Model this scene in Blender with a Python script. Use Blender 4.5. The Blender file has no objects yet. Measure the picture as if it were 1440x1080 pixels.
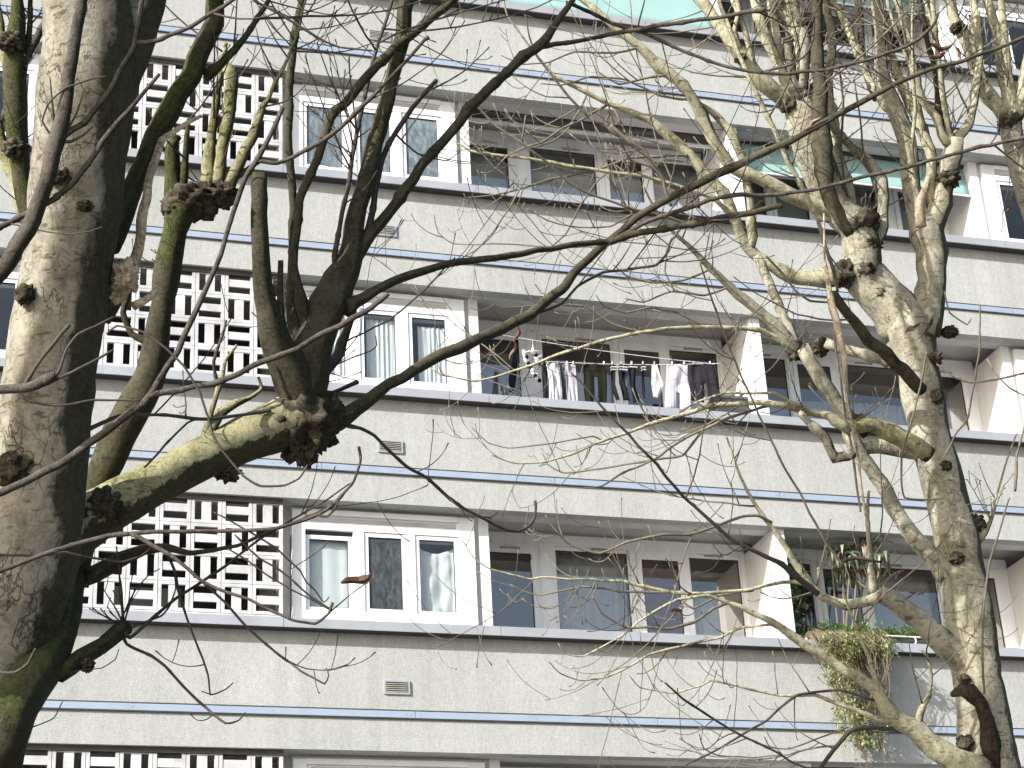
import bpy, math, random
from mathutils import Vector, Matrix, noise
random.seed(11)
S = bpy.context.scene
COL = S.collection
H = 2.75                      # storey height
Z0 = 8.124                    # height of the reference coping above the ground
ZW = -1.252                   # underside of a parapet band, below its coping
CT = 0.102                    # coping height
D = 0.95                      # depth of the loggia glass line

# ------------------------------------------------------------------ camera
CAM = Vector((-5.7538, -19.347, 1.6))
MR = Vector((0.95973339, -0.27623128, -0.05106964))
MU = Vector((-0.07402985, -0.42407968, 0.90259404))
MF = Vector((0.2709823, 0.86246896, 0.42745279))
FPX = 2753.2

def at(px, py, d):
    """point d metres in front of the camera on a sight line"""
    return CAM + (MF + MR * ((px - 720) / FPX) - MU * ((py - 540) / FPX)) * d

def on_y(px, py, y):
    r = MF + MR * ((px - 720) / FPX) - MU * ((py - 540) / FPX)
    t = (y - CAM.y) / r.y
    return CAM + r * t

# ------------------------------------------------------------------ materials
def new_mat(name):
    m = bpy.data.materials.new(name); m.use_nodes = True
    nt = m.node_tree
    for n in list(nt.nodes): nt.nodes.remove(n)
    out = nt.nodes.new('ShaderNodeOutputMaterial')
    return m, nt, out

def N(nt, t, **kw):
    n = nt.nodes.new(t)
    for k, v in kw.items():
        if k.startswith('i_'):
            n.inputs[k[2:].replace('_', ' ')].default_value = v
        else: setattr(n, k, v)
    return n

def ramp(nt, src, stops):
    r = N(nt, 'ShaderNodeValToRGB')
    e = r.color_ramp.elements
    e[0].position, e[0].color = stops[0][0], (*stops[0][1], 1)
    e[1].position, e[1].color = stops[-1][0], (*stops[-1][1], 1)
    for p, c in stops[1:-1]:
        q = e.new(p); q.color = (*c, 1)
    nt.links.new(src, r.inputs[0])
    return r.outputs[0]

def coords(nt, scale=(1, 1, 1), kind='Object'):
    tc = N(nt, 'ShaderNodeTexCoord')
    mp = N(nt, 'ShaderNodeMapping'); mp.inputs['Scale'].default_value = scale
    nt.links.new(tc.outputs[kind], mp.inputs[0])
    return mp.outputs[0]

def nz(nt, vec, scale, detail=4, rough=.55):
    n = N(nt, 'ShaderNodeTexNoise'); n.inputs['Scale'].default_value = scale
    n.inputs['Detail'].default_value = detail; n.inputs['Roughness'].default_value = rough
    nt.links.new(vec, n.inputs['Vector'])
    return n.outputs['Fac']

def mixc(nt, fac, a, b, mode='MIX'):
    m = N(nt, 'ShaderNodeMix', data_type='RGBA', blend_type=mode)
    for sock, v in ((m.inputs[0], fac), (m.inputs[6], a), (m.inputs[7], b)):
        if isinstance(v, (int, float)): sock.default_value = v
        elif isinstance(v, tuple): sock.default_value = (*v, 1)
        else: nt.links.new(v, sock)
    return m.outputs[2]

def bsdf(nt, out, col, rough=.7, metal=0, bump=None, bstr=.3, bdist=.01, spec=.5):
    b = N(nt, 'ShaderNodeBsdfPrincipled')
    if isinstance(col, tuple): b.inputs['Base Color'].default_value = (*col, 1)
    else: nt.links.new(col, b.inputs['Base Color'])
    b.inputs['Roughness'].default_value = rough
    b.inputs['Metallic'].default_value = metal
    b.inputs['Specular IOR Level'].default_value = spec
    if bump is not None:
        bp = N(nt, 'ShaderNodeBump'); bp.inputs['Strength'].default_value = bstr
        bp.inputs['Distance'].default_value = bdist
        nt.links.new(bump, bp.inputs['Height']); nt.links.new(bp.outputs[0], b.inputs['Normal'])
    nt.links.new(b.outputs[0], out.inputs[0])
    return b

def simple(name, col, rough=.6, var=.12, scale=6, metal=0, bstr=.1, spec=.5):
    m, nt, out = new_mat(name)
    v = coords(nt)
    f = nz(nt, v, scale, 5)
    c = ramp(nt, f, [(.3, tuple(x * (1 - var) for x in col)), (.7, tuple(min(1, x * (1 + var)) for x in col))])
    bsdf(nt, out, c, rough, metal, nz(nt, v, scale * 12, 3), bstr, .004, spec)
    return m

def mat_render():
    m, nt, out = new_mat('pebbledash_render')
    v = coords(nt)
    fine = nz(nt, v, 75, 3, .8)
    grain = nz(nt, coords(nt, (1, 1, .45)), 26, 4, .75)
    big = nz(nt, v, .55, 5, .6)
    streak = nz(nt, coords(nt, (2.6, 1, .16)), 2.2, 5, .65)
    c1 = ramp(nt, fine, [(.3, (.285, .293, .288)), (.5, (.425, .436, .426)), (.72, (.57, .582, .57))])
    c2 = ramp(nt, grain, [(.3, (.78, .78, .78)), (.7, (1.0, 1.0, 1.0))])
    c3 = ramp(nt, big, [(.32, (.86, .86, .85)), (.68, (1, 1, 1))])
    c4 = ramp(nt, streak, [(.3, (.87, .87, .86)), (.62, (1, 1, 1))])
    c = mixc(nt, 1.0, mixc(nt, 1.0, mixc(nt, 1.0, c1, c2, 'MULTIPLY'), c3, 'MULTIPLY'), c4, 'MULTIPLY')
    bsdf(nt, out, c, .9, 0, fine, .35, .008, .2)
    return m

def mat_white(name='white_upvc', col=(.80, .81, .82), rough=.35):
    m, nt, out = new_mat(name)
    v = coords(nt)
    d = nz(nt, coords(nt, (1, 1, .25)), 3.5, 6, .65)
    c = ramp(nt, d, [(.25, tuple(x * .84 for x in col)), (.55, col), (.8, tuple(min(.86, x * 1.04) for x in col))])
    bsdf(nt, out, c, rough, 0, nz(nt, v, 40, 2), .04, .003, .4)
    return m

def mat_glass(name='window_glass', tint=(.84, .88, .89), boost=2.0, rough=.015, extra=.03):
    m, nt, out = new_mat(name)
    t = N(nt, 'ShaderNodeBsdfTransparent'); t.inputs[0].default_value = (*tint, 1)
    g = N(nt, 'ShaderNodeBsdfGlossy'); g.inputs['Roughness'].default_value = rough
    g.inputs[0].default_value = (1, .93, .86, 1)
    w = nz(nt, coords(nt), 1.3, 2)
    bp = N(nt, 'ShaderNodeBump'); bp.inputs['Strength'].default_value = .05; bp.inputs['Distance'].default_value = .02
    nt.links.new(w, bp.inputs['Height']); nt.links.new(bp.outputs[0], g.inputs['Normal'])
    lw = N(nt, 'ShaderNodeLayerWeight'); lw.inputs[0].default_value = .5
    pw = N(nt, 'ShaderNodeMath', operation='POWER'); pw.inputs[1].default_value = 5; nt.links.new(lw.outputs['Facing'], pw.inputs[0])
    fr = N(nt, 'ShaderNodeMath', operation='MULTIPLY_ADD'); fr.inputs[1].default_value = .96; fr.inputs[2].default_value = .04
    nt.links.new(pw.outputs[0], fr.inputs[0])
    ma = N(nt, 'ShaderNodeMath', operation='MULTIPLY_ADD'); ma.inputs[1].default_value = boost; ma.inputs[2].default_value = extra
    ma.use_clamp = True
    nt.links.new(fr.outputs[0], ma.inputs[0])
    mx = N(nt, 'ShaderNodeMixShader')
    nt.links.new(ma.outputs[0], mx.inputs[0]); nt.links.new(t.outputs[0], mx.inputs[1]); nt.links.new(g.outputs[0], mx.inputs[2])
    nt.links.new(mx.outputs[0], out.inputs[0])
    return m

def mat_frosted(name, c0, c1, scale=40, trans=.25):
    m, nt, out = new_mat(name)
    v = coords(nt)
    w = nz(nt, coords(nt, (1, 1, .35)), scale, 5, .7)
    w2 = nz(nt, v, 3, 3)
    c = mixc(nt, w2, ramp(nt, w, [(.38, c0), (.66, c1)]), c0)
    b = N(nt, 'ShaderNodeBsdfPrincipled'); nt.links.new(c, b.inputs['Base Color']); b.inputs['Roughness'].default_value = .22
    bp = N(nt, 'ShaderNodeBump'); bp.inputs['Strength'].default_value = .25; bp.inputs['Distance'].default_value = .004
    nt.links.new(w, bp.inputs['Height']); nt.links.new(bp.outputs[0], b.inputs['Normal'])
    t = N(nt, 'ShaderNodeBsdfTransparent')
    mx = N(nt, 'ShaderNodeMixShader'); mx.inputs[0].default_value = trans
    nt.links.new(b.outputs[0], mx.inputs[1]); nt.links.new(t.outputs[0], mx.inputs[2])
    nt.links.new(mx.outputs[0], out.inputs[0])
    return m

def mat_cloth(name, col, var=.08, scale=9, transl=.35, pattern=None):
    m, nt, out = new_mat(name)
    v = coords(nt)
    f = nz(nt, v, scale, 4)
    c = ramp(nt, f, [(.3, tuple(x * (1 - var) for x in col)), (.7, tuple(min(.9, x * (1 + var)) for x in col))])
    d = N(nt, 'ShaderNodeBsdfDiffuse'); t = N(nt, 'ShaderNodeBsdfTranslucent')
    nt.links.new(c, d.inputs[0]); nt.links.new(c, t.inputs[0])
    mx = N(nt, 'ShaderNodeMixShader'); mx.inputs[0].default_value = transl
    nt.links.new(d.outputs[0], mx.inputs[1]); nt.links.new(t.outputs[0], mx.inputs[2])
    nt.links.new(mx.outputs[0], out.inputs[0])
    return m

def mat_bark(name, pale, mid, dark, moss, moss_amt=.5, crack=.5, scale=1.0, shade_side=0, shade_side_col=(.018, .018, .009)):
    """smooth grey bark: blotches, fine cracks, scars, moss in patches"""
    m, nt, out = new_mat(name)
    v = coords(nt, (scale, scale, scale))
    vs = coords(nt, (scale, scale, scale * .45))
    blot = nz(nt, v, 3.6, 8, .68)
    fine = nz(nt, v, 42, 6, .75)
    mid_n = nz(nt, vs, 13, 6, .7)
    c = ramp(nt, blot, [(.3, mid), (.5, pale), (.68, tuple(min(.8, x * 1.18) for x in pale))])
    c = mixc(nt, .75, c, ramp(nt, fine, [(.3, (.5, .49, .46)), (.56, (1, 1, 1))]), 'MULTIPLY')
    c = mixc(nt, .7, c, ramp(nt, mid_n, [(.34, (.40, .385, .35)), (.54, (1, 1, 1))]), 'MULTIPLY')
    # lenticels and dark scars
    l = nz(nt, coords(nt, (scale * .7, scale * .7, scale * 2.6)), 19, 3, .6)
    lf = ramp(nt, l, [(.585, (0, 0, 0)), (.66, (1, 1, 1))])
    c = mixc(nt, mixc(nt, 1.0, lf, (.6, .6, .6), 'MULTIPLY'), c, dark)
    # fine cracks and plate edges
    wn = N(nt, 'ShaderNodeTexNoise'); wn.inputs['Scale'].default_value = 6; wn.inputs['Detail'].default_value = 6
    nt.links.new(vs, wn.inputs['Vector'])
    wsc = N(nt, 'ShaderNodeVectorMath', operation='SCALE'); wsc.inputs['Scale'].default_value = .55
    nt.links.new(wn.outputs['Color'], wsc.inputs[0])
    wv = N(nt, 'ShaderNodeVectorMath', operation='ADD'); nt.links.new(vs, wv.inputs[0]); nt.links.new(wsc.outputs[0], wv.inputs[1])
    vo = N(nt, 'ShaderNodeTexVoronoi', feature='DISTANCE_TO_EDGE'); vo.inputs['Scale'].default_value = 8
    nt.links.new(wv.outputs[0], vo.inputs['Vector'])
    gate = ramp(nt, nz(nt, v, 2.6, 5, .6), [(.45, (0, 0, 0)), (.62, (1, 1, 1))])
    ck = ramp(nt, vo.outputs['Distance'], [(.006, (1, 1, 1)), (.035, (0, 0, 0))])
    ckg = mixc(nt, 1.0, mixc(nt, 1.0, ck, gate, 'MULTIPLY'), (crack, crack, crack), 'MULTIPLY')
    c = mixc(nt, ckg, c, dark)
    # moss
    mn = nz(nt, v, 2.6, 9, .72)
    lo = .68 - .3 * moss_amt
    mm = ramp(nt, mn, [(lo, (0, 0, 0)), (lo + .10, (1, 1, 1))])
    mc = ramp(nt, fine, [(.3, tuple(x * .4 for x in moss)), (.7, tuple(x * 1.3 for x in moss))])
    c = mixc(nt, mixc(nt, 1.0, mm, (.85, .85, .85), 'MULTIPLY'), c, mc)
    if shade_side:      # painted shade: bark darkened on the side turned from the sun, ragged edge
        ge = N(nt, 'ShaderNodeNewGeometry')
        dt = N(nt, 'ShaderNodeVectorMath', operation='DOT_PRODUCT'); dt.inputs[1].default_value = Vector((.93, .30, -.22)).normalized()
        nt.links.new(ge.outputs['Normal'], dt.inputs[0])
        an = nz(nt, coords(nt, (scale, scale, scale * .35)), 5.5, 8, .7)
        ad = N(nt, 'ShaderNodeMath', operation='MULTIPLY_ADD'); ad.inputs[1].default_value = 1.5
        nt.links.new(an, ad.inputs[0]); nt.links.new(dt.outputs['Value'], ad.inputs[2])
        am = ramp(nt, ad.outputs[0], [(.80 + .5 * (1 - shade_side), (0, 0, 0)), (min(1, .98 + .62 * (1 - shade_side)), (1, 1, 1))])
        ac = ramp(nt, fine, [(.3, tuple(x * .6 for x in shade_side_col)), (.7, tuple(x * 2.2 for x in shade_side_col))])
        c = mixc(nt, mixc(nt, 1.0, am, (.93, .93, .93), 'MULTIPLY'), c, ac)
    hgt = N(nt, 'ShaderNodeMath', operation='MULTIPLY_ADD'); hgt.inputs[1].default_value = -.8
    nt.links.new(ckg, hgt.inputs[0]); nt.links.new(mixc(nt, .5, fine, mid_n), hgt.inputs[2])
    bsdf(nt, out, c, .9, 0, hgt.outputs[0], .9, .014, .15)
    return m

def mat_leaf(name, c0, c1, tr=.35):
    m, nt, out = new_mat(name)
    f = nz(nt, coords(nt), 9, 3)
    c = ramp(nt, f, [(.35, c0), (.65, c1)])
    d = N(nt, 'ShaderNodeBsdfPrincipled'); d.inputs['Roughness'].default_value = .45; nt.links.new(c, d.inputs['Base Color'])
    t = N(nt, 'ShaderNodeBsdfTranslucent'); nt.links.new(c, t.inputs[0])
    mx = N(nt, 'ShaderNodeMixShader'); mx.inputs[0].default_value = tr
    nt.links.new(d.outputs[0], mx.inputs[1]); nt.links.new(t.outputs[0], mx.inputs[2])
    nt.links.new(mx.outputs[0], out.inputs[0])
    return m

M = {}
M['render'] = mat_render()
M['white'] = mat_white()
M['concrete'] = simple('painted_concrete', (.50, .49, .47), .85, .1, 3, bstr=.3)
M['lightpaint'] = mat_white('cream_masonry_paint', (.66, .665, .66), .7)
M['soffit'] = simple('soffit_paint', (.46, .45, .44), .85, .12, 2.5, bstr=.2)
M['ceiling'] = simple('loggia_ceiling_paint', (.38, .375, .36), .85, .12, 2.5, bstr=.2)
M['coping'] = simple('coping_metal', (.35, .362, .385), .42, .09, 3.2, .25, .05)
M['dark_metal'] = simple('dark_metal', (.035, .035, .037), .5, .3, 9)
M['brown_metal'] = simple('brown_lintel_metal', (.05, .043, .038), .6, .3, 9)
M['strip'] = simple('blue_grey_trim', (.32, .375, .465), .4, .07, 4, .2, .03)
M['slat'] = simple('vent_slat', (.30, .29, .25), .6, .2, 12)
M['block'] = simple('white_screen_block', (.44, .445, .455), .75, .25, 4.5, bstr=.25)
M['glass'] = mat_glass()
M['glass_dim'] = mat_glass('dim_double_glass', (.80, .83, .84), 5.0, .02, .05)
M['frost_blue'] = mat_frosted('frosted_blue_glass', (.10, .13, .15), (.38, .46, .50), 26, .2)
M['frost_dark'] = mat_frosted('frosted_dark_glass', (.035, .042, .045), (.17, .19, .19), 30, .25)
M['gasket'] = simple('black_gasket', (.02, .02, .022), .5)
M['room'] = simple('room_wall', (.42, .41, .40), .9, .1, 2)
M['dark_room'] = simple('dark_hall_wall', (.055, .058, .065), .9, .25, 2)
M['net'] = mat_cloth('net_curtain', (.80, .83, .82), .04, 9, .3)
M['sheer'] = mat_cloth('grey_sheer', (.70, .72, .73), .06, 9, .4)
M['red_curtain'] = mat_cloth('maroon_curtain', (.24, .09, .10), .25, 9, .2)
M['teal'] = mat_cloth('teal_awning', (.27, .43, .415), .08, 3, .08)
M['pale_teal'] = mat_cloth('pale_teal_awning', (.26, .41, .395), .06, 3, .10)
M['ground'] = simple('asphalt_and_grass', (.17, .16, .14), .9, .3, 1.2)

# ------------------------------------------------------------------ object helpers
def tag(o, label=None, cat=None, group=None, kind=None):
    if label: o['label'] = label
    if cat: o['category'] = cat
    if group: o['group'] = group
    if kind: o['kind'] = kind
    return o

def empty(name, loc, label, cat, group=None):
    o = bpy.data.objects.new(name, None); COL.objects.link(o)
    o.location = loc; o.empty_display_size = .2
    return tag(o, label, cat, group)

class MB:
    def __init__(s): s.v = []; s.f = []; s.smooth = False
    def box(s, x0, x1, y0, y1, z0, z1):
        b = len(s.v)
        s.v += [Vector(p) for p in ((x0, y0, z0), (x1, y0, z0), (x1, y1, z0), (x0, y1, z0), (x0, y0, z1), (x1, y0, z1), (x1, y1, z1), (x0, y1, z1))]
        s.f += [tuple(b + i for i in q) for q in ((0, 3, 2, 1), (4, 5, 6, 7), (0, 1, 5, 4), (1, 2, 6, 5), (2, 3, 7, 6), (3, 0, 4, 7))]
        return s
    def quad(s, a, b, c, d):
        n = len(s.v); s.v += [Vector(a), Vector(b), Vector(c), Vector(d)]; s.f.append((n, n + 1, n + 2, n + 3)); return s
    def tube(s, pts, rad, sides=8, bump=0, bscale=6, cap=True, seed=0):
        """pts: Vectors, rad: radii; parallel-transport sweep"""
        n = len(pts); b = len(s.v)
        T = []
        for i in range(n):
            t = (pts[min(i + 1, n - 1)] - pts[max(i - 1, 0)])
            T.append(t.normalized() if t.length > 1e-9 else Vector((0, 0, 1)))
        u = T[0].orthogonal().normalized()
        for i in range(n):
            u = (u - T[i] * u.dot(T[i]))
            u = u.normalized() if u.length > 1e-6 else T[i].orthogonal().normalized()
            w = T[i].cross(u)
            for k in range(sides):
                a = 2 * math.pi * k / sides
                dv = u * math.cos(a) + w * math.sin(a)
                r = rad[i]
                if bump:
                    p = pts[i] + dv * r
                    r *= 1 + bump * (noise.noise(p * bscale + Vector((seed, 0, 0))) + .5 * noise.noise(p * bscale * 2.7))
                s.v.append(pts[i] + dv * r)
        for i in range(n - 1):
            for k in range(sides):
                k2 = (k + 1) % sides
                s.f.append((b + i * sides + k, b + i * sides + k2, b + (i + 1) * sides + k2, b + (i + 1) * sides + k))
        if cap:
            s.f.append(tuple(b + k for k in reversed(range(sides))))
            s.f.append(tuple(b + (n - 1) * sides + k for k in range(sides)))
        return s
    def blob(s, c, rx, seed=0, amp=.35, freq=1.6, res=(14, 9), axes=None):
        b = len(s.v); nu, nv = res
        ax = axes or (Vector((1, 0, 0)), Vector((0, 1, 0)), Vector((0, 0, 1)))
        R = rx if isinstance(rx, tuple) else (rx, rx, rx)
        for j in range(nv + 1):
            th = math.pi * j / nv
            for i in range(nu):
                ph = 2 * math.pi * i / nu
                d = Vector((math.sin(th) * math.cos(ph), math.sin(th) * math.sin(ph), math.cos(th)))
                k = 1 + amp * noise.noise(d * freq + Vector((seed * 3.1, seed, 0))) + amp * .6 * noise.noise(d * freq * 3 + Vector((seed, 0, 5)))
                s.v.append(c + (ax[0] * d.x * R[0] + ax[1] * d.y * R[1] + ax[2] * d.z * R[2]) * k)
        for j in range(nv):
            for i in range(nu):
                i2 = (i + 1) % nu
                s.f.append((b + j * nu + i, b + (j + 1) * nu + i, b + (j + 1) * nu + i2, b + j * nu + i2))
        return s
    def build(s, name, mat, parent=None, root=None, smooth=False):
        me = bpy.data.meshes.new(name)
        off = Vector(root.location) if root is not None else Vector((0, 0, 0))
        o_loc = Vector((0, 0, 0))
        if root is None and s.v:      # one-mesh thing: origin at its base
            mn = Vector([min(v[i] for v in s.v) for i in range(3)]); mx = Vector([max(v[i] for v in s.v) for i in range(3)])
            o_loc = Vector(((mn.x + mx.x) / 2, (mn.y + mx.y) / 2, mn.z)); off = o_loc
        me.from_pydata([tuple(v - off) for v in s.v], [], s.f); me.update()
        if smooth:
            for p in me.polygons: p.use_smooth = True
        o = bpy.data.objects.new(name, me); COL.objects.link(o)
        if mat is not None: me.materials.append(mat)
        if parent is not None: o.parent = parent
        else: o.location = o_loc
        return o

def solidify(o, t):
    m = o.modifiers.new('thick', 'SOLIDIFY'); m.thickness = t; m.offset = 0
    return o

# ------------------------------------------------------------------ ground
g = MB(); g.quad((-400, -400, 0), (400, -400, 0), (400, 400, 0), (-400, 400, 0))
tag(g.build('ground', M['ground']), kind='structure')

# ------------------------------------------------------------------ apartment block
X0, X1 = -11.3, 12.4
blk = empty('apartment_block', (0, 0, 0), 'pale grey apartment block with long parapet bands, loggias and white bay windows', 'building')
def part(mb, name, mat, parent=None, smooth=False): return mb.build(name, mat, parent or blk, blk, smooth)
def zc(k): return Z0 + H * (k - 1)      # underside of coping k

KS = range(0, 5)
# lower mass and roof mass, out of the picture
part(MB().box(X0, X1, .05, 7, 0.001, zc(0) + ZW - 1.6), 'lower_wall', M['render'])
for k in range(0, 6):
    zb, zt = zc(k) + ZW, zc(k)
    part(MB().box(X0, X1, 0, .15, zb, zt), 'parapet_band', M['render'])
    # downstand beam behind the band and slab
    part(MB().box(X0, X1, .152, .32, zb + .001, zt + .06), 'edge_beam', M['soffit'])
    part(MB().box(X0, X1, .322, 7, zb + .155, zb + .27), 'floor_slab', M['ceiling'])
    # coping in lengths with open joints
    cp = MB(); js = [2.35 + 2.345 * i for i in range(-6, 5)]
    for a, b in zip([X0] + js, js + [X1]):
        if b - a < .05: continue
        cp.box(a + .003, b - .003, -.13, -.112, zt, zt + CT)
        cp.box(a + .003, b - .003, -.112, .19, zt + CT - .02, zt + CT)
    part(cp, 'coping', M['coping'])
    part(MB().box(X0, X1, -.111, -.002, zt - .004, zt + .018), 'coping_soffit', M['dark_metal'])
    # trim strip with joints, screws, dark seal above, its shadow painted as a line below
    st = MB()
    js = [-5.9, -.94, 1.75, 4.4, 7.05, 9.6] if k % 2 else [-4.6, -1.9, .76, 3.5, 6.2, 8.9]
    for a, b in zip([X0] + js, js + [X1]):
        st.box(a + .003, b - .003, -.016, -.001, zt - .898, zt - .828)
    sp = part(st, 'trim_strip', M['strip'])
    sl = MB(); sl.box(X0, X1, -.019, -.001, zt - .914, zt - .9); sl.box(X0, X1, -.0185, -.001, zt - .826, zt - .816)
    part(sl, 'seal_and_shadow_line', M['dark_metal'], sp)
    sc = MB()
    for a in js:
        for dx in (-.05, .05): sc.box(a + dx - .006, a + dx + .006, -.02, -.014, zt - .87, zt - .858)
    for i in range(17):
        a = X0 + .4 + i * 1.41; sc.box(a - .005, a + .005, -.02, -.014, zt - .868, zt - .858)
    part(sc, 'screw', M['slat'], sp)
    # air vents under every bay
    for vx in (-1.125, -6.115, 8.065):
        fr = MB(); a0, a1, b0, b1 = vx - .14, vx + .14, zt - .65, zt - .5
        fr.box(a0, a1, -.018, -.001, b0, b0 + .018); fr.box(a0, a1, -.018, -.001, b1 - .018, b1)
        fr.box(a0, a0 + .018, -.018, -.001, b0 + .018, b1 - .018); fr.box(a1 - .018, a1, -.018, -.001, b0 + .018, b1 - .018)
        vt = part(fr, 'air_vent', M['coping'])
        part(MB().box(a0 + .018, a1 - .018, -.004, -.001, b0 + .018, b1 - .018), 'vent_backing', M['dark_metal'], vt)
        s_ = MB()
        for i in range(5):
            z = b0 + .028 + i * .0215
            n = len(s_.v); s_.box(a0 + .018, a1 - .018, -.02, -.005, z, z + .009)
            for q in range(n, n + 8):
                if s_.v[q].y < -.01: s_.v[q].z -= .006
        part(s_, 'slat', M['slat'], vt)
part(MB().box(X0, X1, .2, 7, zc(5) + .1, zc(5) + .5), 'roof', M['concrete'])
# end walls, back of the rooms
part(MB().box(X0 - .3, X0, 0, 7, 0.001, zc(5) + .4), 'gable_wall', M['render'])
part(MB().box(X1, X1 + .3, 0, 7, 0.001, zc(5) + .4), 'gable_wall', M['render'])
part(MB().box(X0, X1, 7, 7.2, 0.001, zc(5) + .4), 'rear_wall', M['render'])

def sheet(x0, x1, y, z0, z1):
    return MB().quad((x0, y, z0), (x1, y, z0), (x1, y, z1), (x0, y, z1))

def mxr(flip, c, x0, x1):
    if not flip: return x0, x1
    return 2 * c - x1, 2 * c - x0

def bay(k, flip, c, style):
    """three-light bay between screen wall and pillar"""
    z = zc(k); zt = z + 1.498 - .003
    T = lambda a, b: mxr(flip, c, a, b)
    fr = MB(); yf = .18; yb = .26
    def fb(a, b, z0, z1, y0=yf, y1=yb):
        a, b = T(a, b); fr.box(a, b, y0, y1, z + z0, z + z1)
    fb(-2.19, -2.05, .104, 1.45)                       # outer stile by the screen
    fb(-.335, -.155, .104, 1.45)                       # broad stile by the pillar
    fb(-2.05, -.335, .104, .30)                        # sill panel
    fb(-2.05, -.335, 1.225, 1.30)                      # head rail
    fb(-2.05, -.335, 1.302, 1.39, yf + .022, yb)       # recessed header panel
    fb(-2.05, -.335, 1.392, 1.45, yf - .012, yb)       # top trim
    fb(-1.52, -1.405, .30, 1.225); fb(-.93, -.835, .30, 1.225)  # mullions
    f = part(fr, 'bay_window', M['white'])
    part(MB().box(*T(-2.19, -.155), .262, .34, z + 1.18, z + 1.64), 'roller_box', M['white'], f)
    part(MB().box(*T(-2.0, -.36), yf - .003 + .018, yf + .022, z + 1.325, z + 1.372), 'blind_slot', M['soffit'], f)
    for i, (a, b) in enumerate(((-2.05, -1.52), (-1.405, -.93), (-.835, -.335))):
        tilt = (style == 'k1' and i == 0)
        y0 = yf + (.035 if tilt else .014); drop = .05 if tilt else 0
        s = MB(); w = .045
        a2, b2 = a + .006, b - .006; z0, z1 = .306, 1.219 - drop
        s.box(*T(a2, a2 + w), y0, y0 + .05, z + z0, z + z1); s.box(*T(b2 - w, b2), y0, y0 + .05, z + z0, z + z1)
        s.box(*T(a2 + w, b2 - w), y0, y0 + .05, z + z0, z + z0 + w); s.box(*T(a2 + w, b2 - w), y0, y0 + .05, z + z1 - w, z + z1)
        part(s, 'sash', M['white'], f)
        gs = MB(); q = .008
        for (u0, u1, v0, v1) in ((a2 + w, a2 + w + q, z0 + w, z1 - w), (b2 - w - q, b2 - w, z0 + w, z1 - w),
                                 (a2 + w + q, b2 - w - q, z0 + w, z0 + w + q), (a2 + w + q, b2 - w - q, z1 - w - q, z1 - w)):
            gs.box(*T(u0, u1), y0 + .01, y0 + .03, z + v0, z + v1)
        if tilt: gs.box(*T(a + .003, b - .003), y0 + .012, y0 + .04, z + z1 + .002, z + 1.222)
        part(gs, 'gasket', M['gasket'], f)
        gm = {'k3': M['frost_blue'], 'k1': (M['glass'], M['frost_dark'], M['glass'])[i]}.get(style, M['glass'])
        part(sheet(*T(a2 + w + q, b2 - w - q), y0 + .018, z + z0 + w + q, z + z1 - w - q), 'pane', gm, f)
    # grey return beside the screen, and the pillar by the loggia
    part(MB().box(*T(-2.31, -2.192), .30, .5, z + CT, zt + .15), 'return_wall', M['concrete'])
    part(MB().box(*T(-.153, -.095), .24, .4, z + CT, zt), 'recess_joint', M['concrete'])
    part(MB().box(*T(-.094, .02), .212, D + .1, z + CT, zt), 'pillar', M['lightpaint'])
    return f

def loggia(k, flip, c):
    z = zc(k)
    T = lambda a, b: mxr(flip, c, a, b)
    fr = MB()
    def fb(a, b, z0, z1, y0=D - .02, y1=D + .06):
        a, b = T(a, b); fr.box(a, b, y0, y1, z + z0, z + z1)
    fb(.022, 3.398, 1.475, 1.61)                                # head
    fb(.022, 3.398, -1.0, -.05)                                 # lower panels
    for a, b in ((.022, .15), (.80, 1.0), (1.94, 2.02), (2.60, 2.67), (3.34, 3.398)): fb(a, b, -.05, 1.475)
    f = part(fr, 'loggia_window', M['white'])
    part(MB().box(*T(.83, .97), D - .035, D - .021, z - .9, z + 1.5), 'mullion_cover', M['white'], f)
    lights = ((.15, .80, .07, .115, 1.36, 1), (1.0, 1.94, .03, .045, 1.43, 0), (2.02, 2.60, .06, .10, 1.365, 1), (2.67, 3.34, .02, .05, 1.425, 0))
    for a, b, sw, th, gt, door in lights:
        s = MB(); y0 = D - .032 if door else D - .01
        s.box(*T(a + .004, a + sw), y0, y0 + .05, z - .04, z + 1.47); s.box(*T(b - sw, b - .004), y0, y0 + .05, z - .04, z + 1.47)
        s.box(*T(a + sw, b - sw), y0, y0 + .05, z + gt, z + 1.47); s.box(*T(a + sw, b - sw), y0, y0 + .05, z - .04, z + .02)
        sh = part(s, 'door' if door else 'sash', M['white'], f)
        q = .01
        gs = MB()
        for (u0, u1, v0, v1) in ((a + sw, a + sw + q, .02, gt), (b - sw - q, b - sw, .02, gt), (a + sw + q, b - sw - q, gt - q, gt)):
            gs.box(*T(u0, u1), y0 + .012, y0 + .03, z + v0, z + v1)
        part(gs, 'gasket', M['gasket'], f)
        part(sheet(*T(a + sw + q, b - sw - q), y0 + .02, z + .02, z + gt - q), 'pane', M['glass_dim'], f)
        if door != 0 and a < 1 or a > 2.6 or 1.0 <= a < 1.1:
            m_ = (a + b) / 2 + (.12 if 1.0 <= a < 1.1 else 0); v = MB()
            zz = gt + (.058 if door else .028)
            v.tube([Vector((x_, y0 - .004, z + zz)) for x_ in (T(m_ - .12, m_ + .12)[0], T(m_ - .12, m_ + .12)[1])], [.013, .013], 8)
            part(v, 'trickle_vent', M['slat'], f)
    part(MB().box(*T(.022, 3.398), D + .0, D + .12, z + 1.612, z + 1.66), 'back_lintel', M['ceiling'], f)
    return f

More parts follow.
